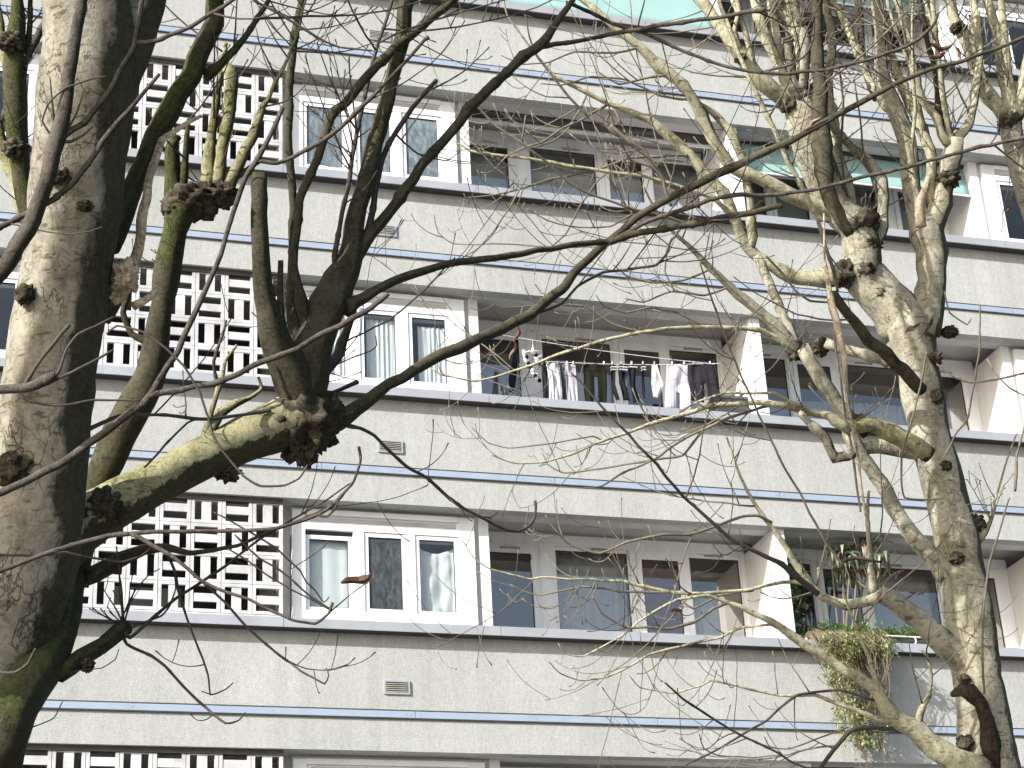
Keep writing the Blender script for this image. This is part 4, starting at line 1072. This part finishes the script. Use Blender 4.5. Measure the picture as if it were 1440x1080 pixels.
MB().tube([at(x_, y_, d_) for x_, y_, d_ in ((1338, 978, 9.405), (1352, 972, 9.375), (1366, 974, 9.365), (1380, 988, 9.37), (1389, 1012, 9.375), (1395, 1042, 9.38), (1400, 1078, 9.385))], [q * .00345 for q in (4, 9, 12, 9, 10, 12, 11)], 18, .8, 22).build('scar', BK['scar'], C.root, C.root, True)
# upright shoots from the upper left head
C.branch("1118,148,15 1100,135,13 1085,128,12.5 1063,105,11 1043,80,11 1023,52,10 1003,25,8.36 985,-5,7.92", BK['Cs'])
C.branch("1115,150,7.92 1106,118,7.92 1090,82,7.92 1076,50,7.92 1066,20,7.48 1060,-8,7.04", BK['Cs'])
C.branch("1118,148,7.92 1108,120,7.04 1098,86,7.48 1088,42,7.04 1083,0,7.04", BK['Cs'])
C.branch("1122,150,7.04 1127,110,6.60 1127,75,6.60 1106,25,6.16 1092,-2,6.16", BK['Cs'], dd=.15)
C.branch("1126,150,10 1129,95,7.48 1124,60,8.36 1118,25,10 1110,-5,10", BK['Cs'])
C.branch("1120,150,7 1116,120,7 1112,90,7 1108,58,7", BK['C'], twigs=0)
C.branch("1130,150,8 1131,110,7 1132,70,7 1131,34,7.5", BK['C'], twigs=0)
C.burl(1131, 32, 9, 22, .6, .01); C.burl(1108, 57, 7, 23, .6, .01); C.burl(1042, 82, 9, 27, .7, .03)
C.branch("1196,330,7 1184,312,9 1170,285,11 1159,240,12 1155,190,12.5 1153,150,12 1152,117,10 1151,83,9 1149,33,8 1148,0,7.5", BK['As'], dd=.16, d0=9.5, twigs=.3)
C.branch("1165,310,5.28 1150,305,4.84 1130,268,4.84 1103,215,4.40 1087,180,4.40 1068,140,4.40 1050,103,4.40 1032,58,4.40 1015,10,4.40 1010,-10,4.40", BK['Cs'], d0=9.3, dd=-.1)
C.branch("1062,105,5.28 1056,70,5.28 1045,35,4.84 1030,0,4.40", BK['Cs'])
C.branch("1043,80,5.28 1033,45,4.84 1040,15,4.40 1035,-5,4.40", BK['Cs'])
# upright shoots from the right head
C.branch("1343,197,7.92 1352,186,7.04 1360,176,6.69 1370,145,6.60 1375,115,6.60 1377,83,6.16 1375,33,5.98 1368,0,5.72", BK['Cs'])
C.branch("1338,205,7.92 1325,190,7.04 1318,167,6.34 1297,140,6.16 1287,105,6.16 1276,50,5.72 1262,0,5.28", BK['Cs'])
C.branch("1340,200,6.16 1334,180,5.46 1327,140,5.28 1322,100,4.84 1314,33,4.40 1310,0,4.40", BK['Cs'])
C.branch("1312,290,7.92 1310,240,7.92 1308,210,7.92 1290,167,7.92 1272,130,7.04 1257,92,7.04 1245,45,5.28 1238,0,4.84", BK['Cs'])
C.branch("1300,190,4.40 1285,112,3.87 1270,67,3.70 1260,42,3.70 1248,0,3.52", BK['Cs'], twigs=.6)
C.branch("1330,195,6 1320,160,5.5 1315,95,5 1306,67,5 1300,33,5 1293,0,5", BK['As'])
C.branch("1333,190,4.40 1328,160,3.87 1322,110,3.70 1316,67,3.52 1310,30,3.52 1300,0,3.52", BK['Cs'])
C.branch("1306,330,6.16 1290,270,4.84 1284,240,4.40 1283,195,4.05 1287,150,3.87 1284,100,3.52 1283,40,3.17 1284,0,2.99", BK['Cs'])
C.branch("1205,318,7.92 1193,260,7.04 1180,215,7.04 1170,160,7.04 1165,110,6.60 1172,60,6.60 1163,15,6.16 1160,-5,6.16", BK['Cs'], dd=.2)
C.branch("1268,170,6.16 1240,145,5.72 1222,110,5.72 1205,70,6.16 1195,40,6.16 1178,15,5.72 1165,-5,5.28", BK['Cs'], dd=.15)
C.branch("1222,350,7 1236,335,8 1243,318,8 1243,290,8 1238,255,9 1220,225,8 1195,205,6.5 1172,180,6 1165,160,5.5", BK['C'], dd=.05)
C.branch("1232,140,6 1214,90,6 1210,40,6 1206,0,6", BK['As'], dd=.15)
# dead stub with torn end
C.branch("1296,318,9 1293,300,7.5 1296,280,6.5 1302,262,6 1305,248,4.5", BK['wood'], d0=9.36, dd=-.03, twigs=0, bump=.3)
# left limbs
C.branch("1200,314,14 1180,303,12.5 1160,295,12 1127,282,11 1093,265,10.5 1060,247,8.36 1030,234,8.36 1008,203,8.36 993,172,8.36 975,142,7.92 960,120,7.48 940,102,7.48 923,87,7.48 897,63,6.60 857,33,5.72 823,3,4.84", BK['Cs'], dd=-.3)
C.branch("1190,386,15 1160,389,13 1138,391,11 1113,387,10.5 1087,375,7.92 1066,361,7.48 1052,345,8.36 1037,320,7.48 1023,280,7.48 1007,260,7.48 990,240,7.48 967,213,7.48 943,192,7.04 913,168,6.16 863,147,5.28 830,133,4.40 780,107,3.52 757,82,2.64 733,50,2.11 713,20,1.76 707,-4,1.41", BK['Cs'], dd=-.35)
C.branch("1055,350,7.04 1057,332,7.92 1058,303,6.16 1052,262,6.16 1045,228,6.16 1033,195,6.60 1012,168,6.16 990,150,5.28 970,140,4.40", BK['Cs'], dd=-.1)
C.branch("1297,640,13 1290,636,12 1267,632,11 1237,628,9.5 1200,638,8.5", BK['C'], twigs=0)
C.branch("1330,812,15 1313,787,13 1290,763,12 1260,720,11.5 1237,680,10 1213,643,10 1197,612,11 1190,587,10 1177,567,10 1163,547,10.5 1150,527,10.5 1138,507,10.5 1128,488,11", BK['C'], dd=-.12, twigs=.3)
C.branch("1308,640,12 1290,628,14 1275,620,14 1250,607,12.5 1223,597,11 1200,600,10", BK['Al'], d0=9.5, dd=-.12, twigs=0)
C.branch("1130,492,9 1120,485,7.5 1108,460,7 1093,427,7 1080,395,7 1064,360,6.5", BK['C'], dd=.1, twigs=.5)
C.branch("1125,488,8 1110,482,8 1083,450,8 1053,427,7.5 1027,403,6.5 1000,377,5.5 980,358,5 950,330,4 922,296,3 905,262,2", BK['C'], dd=-.3)
C.branch("1122,492,6.16 1110,488,5.28 1093,477,5.28 1070,464,4.84 1037,462,4.40 993,460,4.05 960,460,3.87 900,467,3.70 860,476,3.70 837,482,3.70 812,490,3.70 787,498,3.52 762,508,3.17 737,517,2.82 703,528,2.38 670,535,2.20 653,533,2.11 620,527,1.94 607,519,1.41", BK['Cs'], dd=-.35)
C.branch("1160,482,8 1185,490,7.5 1210,496,7.5 1235,505,7 1250,512,7", BK['C'], twigs=0)
C.branch("1296,548,9 1280,531,10 1262,512,9 1247,497,8 1220,477,8.5 1190,437,7.5 1172,412,7", BK['As'], d0=9.48, dd=-.25, twigs=.3)
C.branch("1190,437,4 1175,425,3 1140,423,2.6 1120,410,2.6 1103,387,2.6 1077,360,2.6", BK['At'], twigs=0)
C.branch("1217,725,2.6 1207,645,3.2 1193,570,3.4 1187,510,5 1180,470,6 1170,425,6 1166,408,5 1160,360,2.4 1158,300,2", BK['wood'], d0=9.2, dd=0, twigs=0)
C.branch("1210,720,2.4 1200,645,2.6 1185,560,2.6 1175,480,2.6 1170,420,2", BK['Ct'], d0=9.22, dd=0, twigs=0)
C.branch("1196,605,7.92 1183,595,7.92 1167,586,6.60 1142,580,5.72 1117,573,5.72 1083,568,5.46 1058,567,4.84 1033,570,4.58 1000,570,4.40 960,583,4.05 913,597,3.70 880,610,3.17 840,623,2.82 807,637,2.46 763,650,1.94 727,652,1.67 690,640,1.32", BK['Cs'], dd=-.4)
C.branch("1160,586,4.40 1142,578,4.40 1107,562,4.05 1090,553,3.70 1072,552,2.99 1042,553,2.82 1017,553,2.46 985,563,2.29 955,580,2.11", BK['Cs'], dd=-.15)
C.branch("850,621,2.4 840,615,2 833,613,1.8 797,620,1.6 747,627,1.6 713,630,1.5 687,623,1.3 663,600,1", BK['Ct'], twigs=.6)
C.branch("1200,636,8 1193,641,7.5 1175,645,7 1160,617,7.5 1137,593,6.2 1123,580,5.2", BK['C'], dd=-.1, twigs=.3)
C.branch("1375,948,22 1360,937,21 1323,900,18.5 1293,873,15.5 1260,847,14 1235,832,13", BK['C'], dd=-.15, twigs=0)
C.branch("1240,835,10 1225,843,7.92 1193,850,7.04 1160,841,6.60 1140,823,6.16 1120,793,5.28 1093,753,4.58 1070,720,4.05 1050,690,3.17 1036,655,2.64 1020,610,1.94", BK['Cs'], dd=-.2)
C.branch("1145,828,4.40 1137,822,4.22 1100,818,3.87 1057,828,3.70 1027,832,3.70 987,834,3.70 950,833,3.70 910,825,3.70 877,818,3.52 837,815,2.99 803,814,2.64 765,812,2.38 745,815,2.20 725,810,2.20 690,800,1.76 667,785,1.41 647,755,0.97", BK['Cs'], dd=-.35)
C.branch("950,833,3 880,832,2.6 820,825,2.2 762,837,1.6 737,832,1.5 717,822,1.2", BK['Ct'], twigs=.6)
C.branch("1228,835,8 1228,822,7 1224,787,5.2 1222,753,4.6 1220,720,4 1222,690,3", BK['C'], dd=-.05, twigs=.5)
C.branch("1240,790,2.4 1222,788,3 1200,785,4 1185,790,4", BK['As'], twigs=0)
# lower left limb with its long drooping fans
C.branch("1385,1085,24 1362,1078,20 1340,1068,18 1317,1052,17 1287,1027,16 1265,1014,14 1247,997,11 1227,964,8.36 1193,946,7.48 1160,923,7.04 1133,907,6.69 1110,890,6.34 1077,870,5.46 1043,853,4.58 1010,842,4.05 993,837,3.70 953,843,2.82 913,863,2.29 880,890,2.11 847,910,1.94 820,923,1.76 797,920,1.41 785,905,1.06", BK['Cs'], d0=9.4, dd=-.45)
C.branch("1270,1018,7.92 1255,1016,7.04 1233,1012,5.28 1207,1000,4.40 1173,987,4.05 1143,977,3.70 1093,977,2.99 1027,963,2.46 1000,957,2.11 985,965,1.94 955,973,1.76 943,975,1.50 900,967,1.23 885,950,0.88", BK['Cs'], dd=-.3)
C.branch("1255,1005,7.92 1248,994,7.04 1237,973,6.34 1230,953,5.46 1220,920,3.87 1207,887,3.34 1193,853,2.82 1186,830,2.11", BK['Cs'], dd=-.1)
C.branch("1293,1030,7.04 1293,1015,6.16 1296,997,5.63 1307,973,3.87 1310,950,3.34 1303,920,2.64 1293,912,2.11", BK['Cs'], dd=-.05)
C.branch("1300,1040,5 1262,1026,4.4 1207,1023,4.4 1193,1030,4.4 1173,1053,4.2 1152,1082,4", BK['At'], dd=-.2, twigs=.5)
C.branch("1230,985,3 1180,970,2.8 1123,977,2.7 1100,993,2.7 1077,1013,2.7 1043,1033,2.6 1010,1053,2.2 965,1076,2", BK['At'], dd=-.15, twigs=.5)
C.branch("1200,1080,2.4 1133,1080,2.4 1083,1053,2.6 1050,1037,2.6 1013,1017,2.6 987,1000,2.6 960,983,2.6 935,960,2", BK['At'], d0=9.2, twigs=.6)
C.branch("1100,1062,1.7 1060,1065,1.6 1010,1063,1.6 990,1053,1.5 983,1032,1.2", BK['Ct'], twigs=.3)
C.branch("1193,1023,2 1147,1040,1.6 1110,1053,1.6 1083,1050,1.5 1075,1036,1.2", BK['Ct'], twigs=.3)
C.branch("1097,885,3.52 1082,878,2.64 1060,880,2.64 1035,885,2.82 1010,897,2.82 977,905,2.82 943,912,2.82 913,920,2.38 880,940,2.02 853,952,1.94 817,957,1.76 787,947,1.58 770,929,1.14", BK['Cs'], dd=-.3)
C.branch("1025,848,3.6 1002,857,3.2 977,875,3.2 943,884,2.8 910,882,2.6 880,883,2.4 847,863,2.1 833,838,1.5", BK['Ct'], dd=-.2)
C.branch("1150,835,5.4 1127,817,5.4 1100,793,4.8 1070,780,4.2 1027,757,4 985,720,3.6 960,697,3.2 917,647,3.2 880,607,2.7 847,573,2.6 820,540,2.2 803,524,1.6", BK['At'], d0=9.2, dd=-.3)
C.branch("1085,735,4 1067,725,3.2 1045,726,3 1027,732,3.2 1008,740,3.2 968,752,3.2 935,752,3.2 902,757,3 880,763,2.6 843,778,2.5 797,763,2.1 773,736,1.5", BK['Ct'], dd=-.25)
C.branch("1186,795,3.6 1177,783,3.4 1160,760,3.2 1138,720,3 1127,697,2.7 1093,637,2.7 1060,567,2.6 1027,493,2.5 1000,417,2.2 985,370,1.8", BK['Ct'], d0=9.1, dd=-.15)
C.branch("1090,570,3.4 1070,573,3.2 1027,587,3.2 997,600,3.2 960,618,2.7 917,647,2.7 873,667,2.2 847,683,2 820,687,1.5", BK['Ct'], dd=-.2)
C.branch("990,602,2.6 960,640,2.6 920,646,2.4 880,653,2.2 840,660,2.1 793,665,2 770,653,1.6 762,636,1.2", BK['Ct'])
C.branch("1060,830,2.4 1010,838,2.6 975,856,2.2 955,840,1.6 948,822,1.2", BK['Ct'], twigs=0)
# fine fans across the middle of the third row
C.branch("1045,328,6.60 1037,312,6.16 1023,297,5.28 1002,277,4.58 977,268,4.22 952,260,4.05 927,253,3.70 902,247,3.70 860,242,3.70 828,237,3.70 795,233,3.70 767,227,3.34 737,223,3.17 713,220,3.17 687,217,3.17 660,212,2.82 650,205,1.76 635,197,1.23", BK['Cs'], dd=-.35)
C.branch("975,320,3.6 940,305,3.2 908,298,3 893,295,3 860,283,2.8 828,273,2.6 800,258,2.6 767,227,2.8 743,208,3 728,197,3 700,178,3 673,152,2.8 655,130,1.8", BK['Ct'], d0=9.2, dd=-.25)
C.branch("988,236,3.6 968,220,3.2 947,218,3.2 927,220,3.2 885,222,3.2 860,231,3.1 842,237,3 820,243,2.7 795,249,2.6 770,253,2.5 737,265,2.2 693,275,1.9 655,278,1.4 652,272,1", BK['Ct'], dd=-.3)
C.branch("856,146,3.6 852,149,3.2 820,167,2.7 787,183,2.6 762,200,2.2 737,208,2 713,220,1.6 700,234,1.2", BK['Ct'], dd=-.2)
C.branch("826,131,2.4 818,152,2.2 807,168,2.2 795,185,2.1 778,198,2 753,207,1.5", BK['Ct'], dd=-.1)
C.branch("960,268,4 937,257,3.8 913,222,4 880,197,4 855,180,3.8 830,167,3.6 817,155,3 787,120,3 757,80,2.8 744,50,2 738,20,1.6", BK['Ct'], dd=-.2)
C.branch("944,290,3 935,265,2.8 932,250,3.4 918,232,4 905,212,4 882,195,4 858,176,3.8", BK['Ct'], d0=9.1, dd=0)
C.branch("900,330,2.2 850,346,2 780,348,1.8 713,343,1.6 637,343,1.5 617,327,1.5 610,302,1.2", BK['Ct'], d0=9.2)
C.branch("860,240,2 840,255,2 815,290,2 795,330,1.8 770,350,1.5", BK['Ct'], twigs=.4)
C.branch("740,250,1.8 716,293,1.8 690,330,1.6 660,362,1.3", BK['Ct'], d0=9.2, twigs=.3)
C.branch("890,300,2 860,318,2 815,320,1.8 770,310,1.5 740,293,1.2", BK['Ct'], d0=9.2, twigs=.5)
C.branch("975,140,3 930,135,2.8 880,112,2.4 830,108,2 790,120,1.6 760,118,1.2", BK['Ct'], dd=-.2)
C.branch("900,66,3 860,75,2.6 810,72,2.2 770,88,1.8 735,90,1.4 705,78,1", BK['Ct'], dd=-.2)
C.branch("940,105,3 905,110,2.6 870,118,2.2 840,100,1.6", BK['Ct'])
C.branch("1000,378,2.6 960,395,2.4 920,398,2 885,390,1.6 862,372,1.2", BK['Ct'], dd=-.2)
C.branch("1027,403,2.8 990,415,2.6 945,410,2.2 905,425,1.8 880,420,1.3", BK['Ct'], dd=-.2)
C.branch("993,460,2.8 955,440,2.6 915,432,2.2 880,440,1.8 850,432,1.3 838,415,1", BK['Ct'], dd=-.2)
C.branch("900,467,2.4 860,455,2.2 820,430,2 780,428,1.6 745,430,1.4 705,432,1.2 682,420,1", BK['Ct'], dd=-.2)
C.branch("960,318,2.4 940,345,2.4 935,380,2 948,410,1.6", BK['Ct'], twigs=.3)
# right-hand loose twigs
C.branch("1330,640,2 1345,610,2.2 1360,590,2.4 1370,540,2.4 1377,490,2.2 1378,430,1.8", BK['Ct'], d0=9.3, dd=-.1, twigs=0)
C.branch("1328,700,2 1272,700,2.2 1268,640,2.4 1285,580,2.4 1296,540,2.2 1303,495,1.8", BK['Ct'], d0=9.25, dd=-.05, twigs=0)
C.branch("1375,760,7.04 1385,750,6.16 1392,735,4.40 1400,700,2.64 1412,660,2.11 1430,610,1.76", BK['Cs'], twigs=.5)
C.branch("1384,975,2.4 1381,900,2.6 1384,845,2.6 1392,790,2.4 1405,750,2.2 1420,700,1.8", BK['Ct'], d0=9.28, dd=0, twigs=0)
C.branch("1430,645,3 1428,690,2.8 1430,640,2.6 1440,600,2", BK['Ct'], d0=9.3, twigs=0)
C.branch("1440,525,2.6 1405,533,2.2 1365,538,2 1345,532,1.8 1325,520,1.8 1317,512,1.4", BK['Ct'], d0=9.2, twigs=.4)
C.branch("1450,560,2 1420,545,2 1400,525,2 1388,505,2", BK['Ct'], d0=9.2, twigs=.4)
C.branch("1328,410,1.6 1335,440,1.8 1360,456,1.6 1366,447,1.2", BK['At'], d0=9.3, twigs=0)
C.branch("1150,310,4 1160,345,4 1172,380,4 1178,410,3", BK['Ct'], twigs=.5)
C.branch("1240,300,3 1225,250,2.6 1215,215,2.4 1208,160,2 1200,110,1.6", BK['Ct'])
C.branch("1200,318,3 1188,260,2.6 1183,200,2.6 1186,140,2.4 1180,90,2", BK['Ct'])
C.branch("1262,852,3 1272,842,2 1283,835,1.6 1302,826,1.3", BK['Ct'], twigs=0); C.branch("1240,838,3 1248,815,1.8 1258,806,1.5 1270,802,1.2", BK['Ct'], twigs=0)
C.shoots(1215, 308, 14, .06, .22, .9, .004); C.shoots(1120, 485, 9, .08, .3, 1, .004); C.shoots(1128, 136, 9, .1, .55, .55, .007); C.shoots(1200, 595, 8, .08, .28, .8, .004)
C.shoots(1335, 195, 5, .15, .6, .5, .005); C.shoots(1131, 30, 4, .05, .2, 1, .003); C.shoots(1395, 735, 5, .1, .3, .6, .004); C.shoots(1225, 830, 5, .1, .3, 1, .004)
C.side_twigs(4.2, .12, .45, depth=1, hook=.6); C.side_twigs(.7, .5, 1.0, .0045, .007, depth=1, hook=.4)
for (x_, y_, L_, a_, m_) in ((851, 140, .06, 4.4, 'dry'), (855, 155, .05, 4.7, 'dry'), (1180, 535 - 70, .05, 4.6, 'dry'), (1140, 180, .08, .9, 'dry'), (1135, 185, .06, .3, 'brown'), (1340, 62, .11, 3.3, 'brown'), (1330, 70, .09, 3.7, 'dry'), (1345, 66, .06, 5.2, 'brown'),
                          (1290, 832, .04, 3.4, 'dry'), (1300, 828, .035, 4.5, 'dry'), (1283, 836, .035, 3.9, 'dry'), (1296, 831, .03, 4.2, 'dry'), (1262, 805, .035, 4.6, 'dry'), (1267, 803, .03, 4.0, 'dry'), (963, 852, .07, 3.6, 'brown')):
    C.leaf(x_, y_, L_, a_, m_, 9.15)
C.done(BK['Ct'])

# ---- D: stems at the upper right corner
bD = at(1560, 1080, 10.2)
Dt = Tree('slim_tree', 'slim pale stems in the upper right corner, from a trunk just outside the frame', (bD.x, bD.y, 0), lambda x, y: 10.2, .25)
Dt.branch("1562,1078,24 1540,750,22 1505,500,19 1470,350,17 1450,290,16 1437,250,15 1429,215,15 1424,190,16 1420,168,16", BK['C'], 'trunk', tail=vert_tail(1562, 1080, 10.2, 24), twigs=0)
Dt.branch("1418,170,12 1405,150,11 1390,133,10.5 1380,112,10 1372,92,10 1362,65,10 1350,43,9.5 1343,27,8 1337,0,7", BK['Cs'])
Dt.branch("1420,165,9 1415,125,8 1411,95,8 1407,70,7.5 1400,38,7 1388,0,6.5", BK['Cs'])
Dt.branch("1424,165,8 1424,140,7 1421,120,6.5 1414,67,6 1408,0,5.5", BK['Cs'])
Dt.branch("1425,170,12 1437,140,12.5 1446,105,12 1458,50,11 1465,0,10", BK['Cs'])
Dt.branch("1372,92,6 1368,40,5 1372,0,4", BK['Cs'])
Dt.branch("1437,250,5 1441,225,5 1446,200,5", BK['Cs'])
Dt.burl(1348, 40, 11, 3, .6, .02); Dt.burl(1421, 172, 17, 5, .6, .02)
Dt.shoots(1420, 120, 4, .1, .4, .8, .004); Dt.shoots(1348, 38, 4, .1, .3, 1, .004)
Dt.branch("1436,240,3 1428,262,2 1421,280,1.6 1419,290,1.3", BK['Ct'], twigs=0)
Dt.leaf(1419, 288, .05, 4.6, 'dry'); Dt.leaf(1424, 276, .045, 4.9, 'dry')
Dt.side_twigs(3.2, .08, .3)
Dt.done(BK['Ct'])

# ------------------------------------------------------------------ light, sky, camera
SUN = Vector((-1.9, -1.0, 1.12)).normalized()
el = math.asin(SUN.z); az = math.atan2(SUN.x, SUN.y)
sd = bpy.data.lights.new('sun', 'SUN'); sd.energy = 4.8; sd.angle = math.radians(.53); sd.color = (1, .985, .955)
so = bpy.data.objects.new('sun', sd); COL.objects.link(so); so.location = (-30, -16, 30)
so.rotation_euler = (-SUN).to_track_quat('-Z', 'Y').to_euler()
wd = bpy.data.worlds.new('World'); S.world = wd; wd.use_nodes = True
nt = wd.node_tree
for n in list(nt.nodes): nt.nodes.remove(n)
sky = nt.nodes.new('ShaderNodeTexSky'); sky.sky_type = 'NISHITA'; sky.sun_disc = False
sky.sun_elevation = el; sky.sun_rotation = az; sky.air_density = 1.0; sky.dust_density = 3.0; sky.ozone_density = 1.0
bg = nt.nodes.new('ShaderNodeBackground'); bg.inputs['Strength'].default_value = .125
ow = nt.nodes.new('ShaderNodeOutputWorld'); nt.links.new(sky.outputs[0], bg.inputs[0]); nt.links.new(bg.outputs[0], ow.inputs[0])

cd = bpy.data.cameras.new('camera'); co = bpy.data.objects.new('camera', cd); COL.objects.link(co)
cd.sensor_width = 36; cd.sensor_fit = 'HORIZONTAL'; cd.lens = FPX / 1440 * 36; cd.clip_start = .1; cd.clip_end = 2000
mw = Matrix.Identity(4)
for i, v in enumerate((MR.normalized(), MU.normalized(), (-MF).normalized())):
    for j in range(3): mw[j][i] = v[j]
mw.translation = CAM
co.matrix_world = mw
S.camera = co

S.view_settings.view_transform = 'Standard'; S.view_settings.look = 'None'
S.view_settings.exposure = .95; S.view_settings.gamma = 1
S.render.engine = 'CYCLES'
S.cycles.max_bounces = 8; S.cycles.transparent_max_bounces = 12; S.cycles.diffuse_bounces = 4; S.cycles.glossy_bounces = 3
S.cycles.use_denoising = True
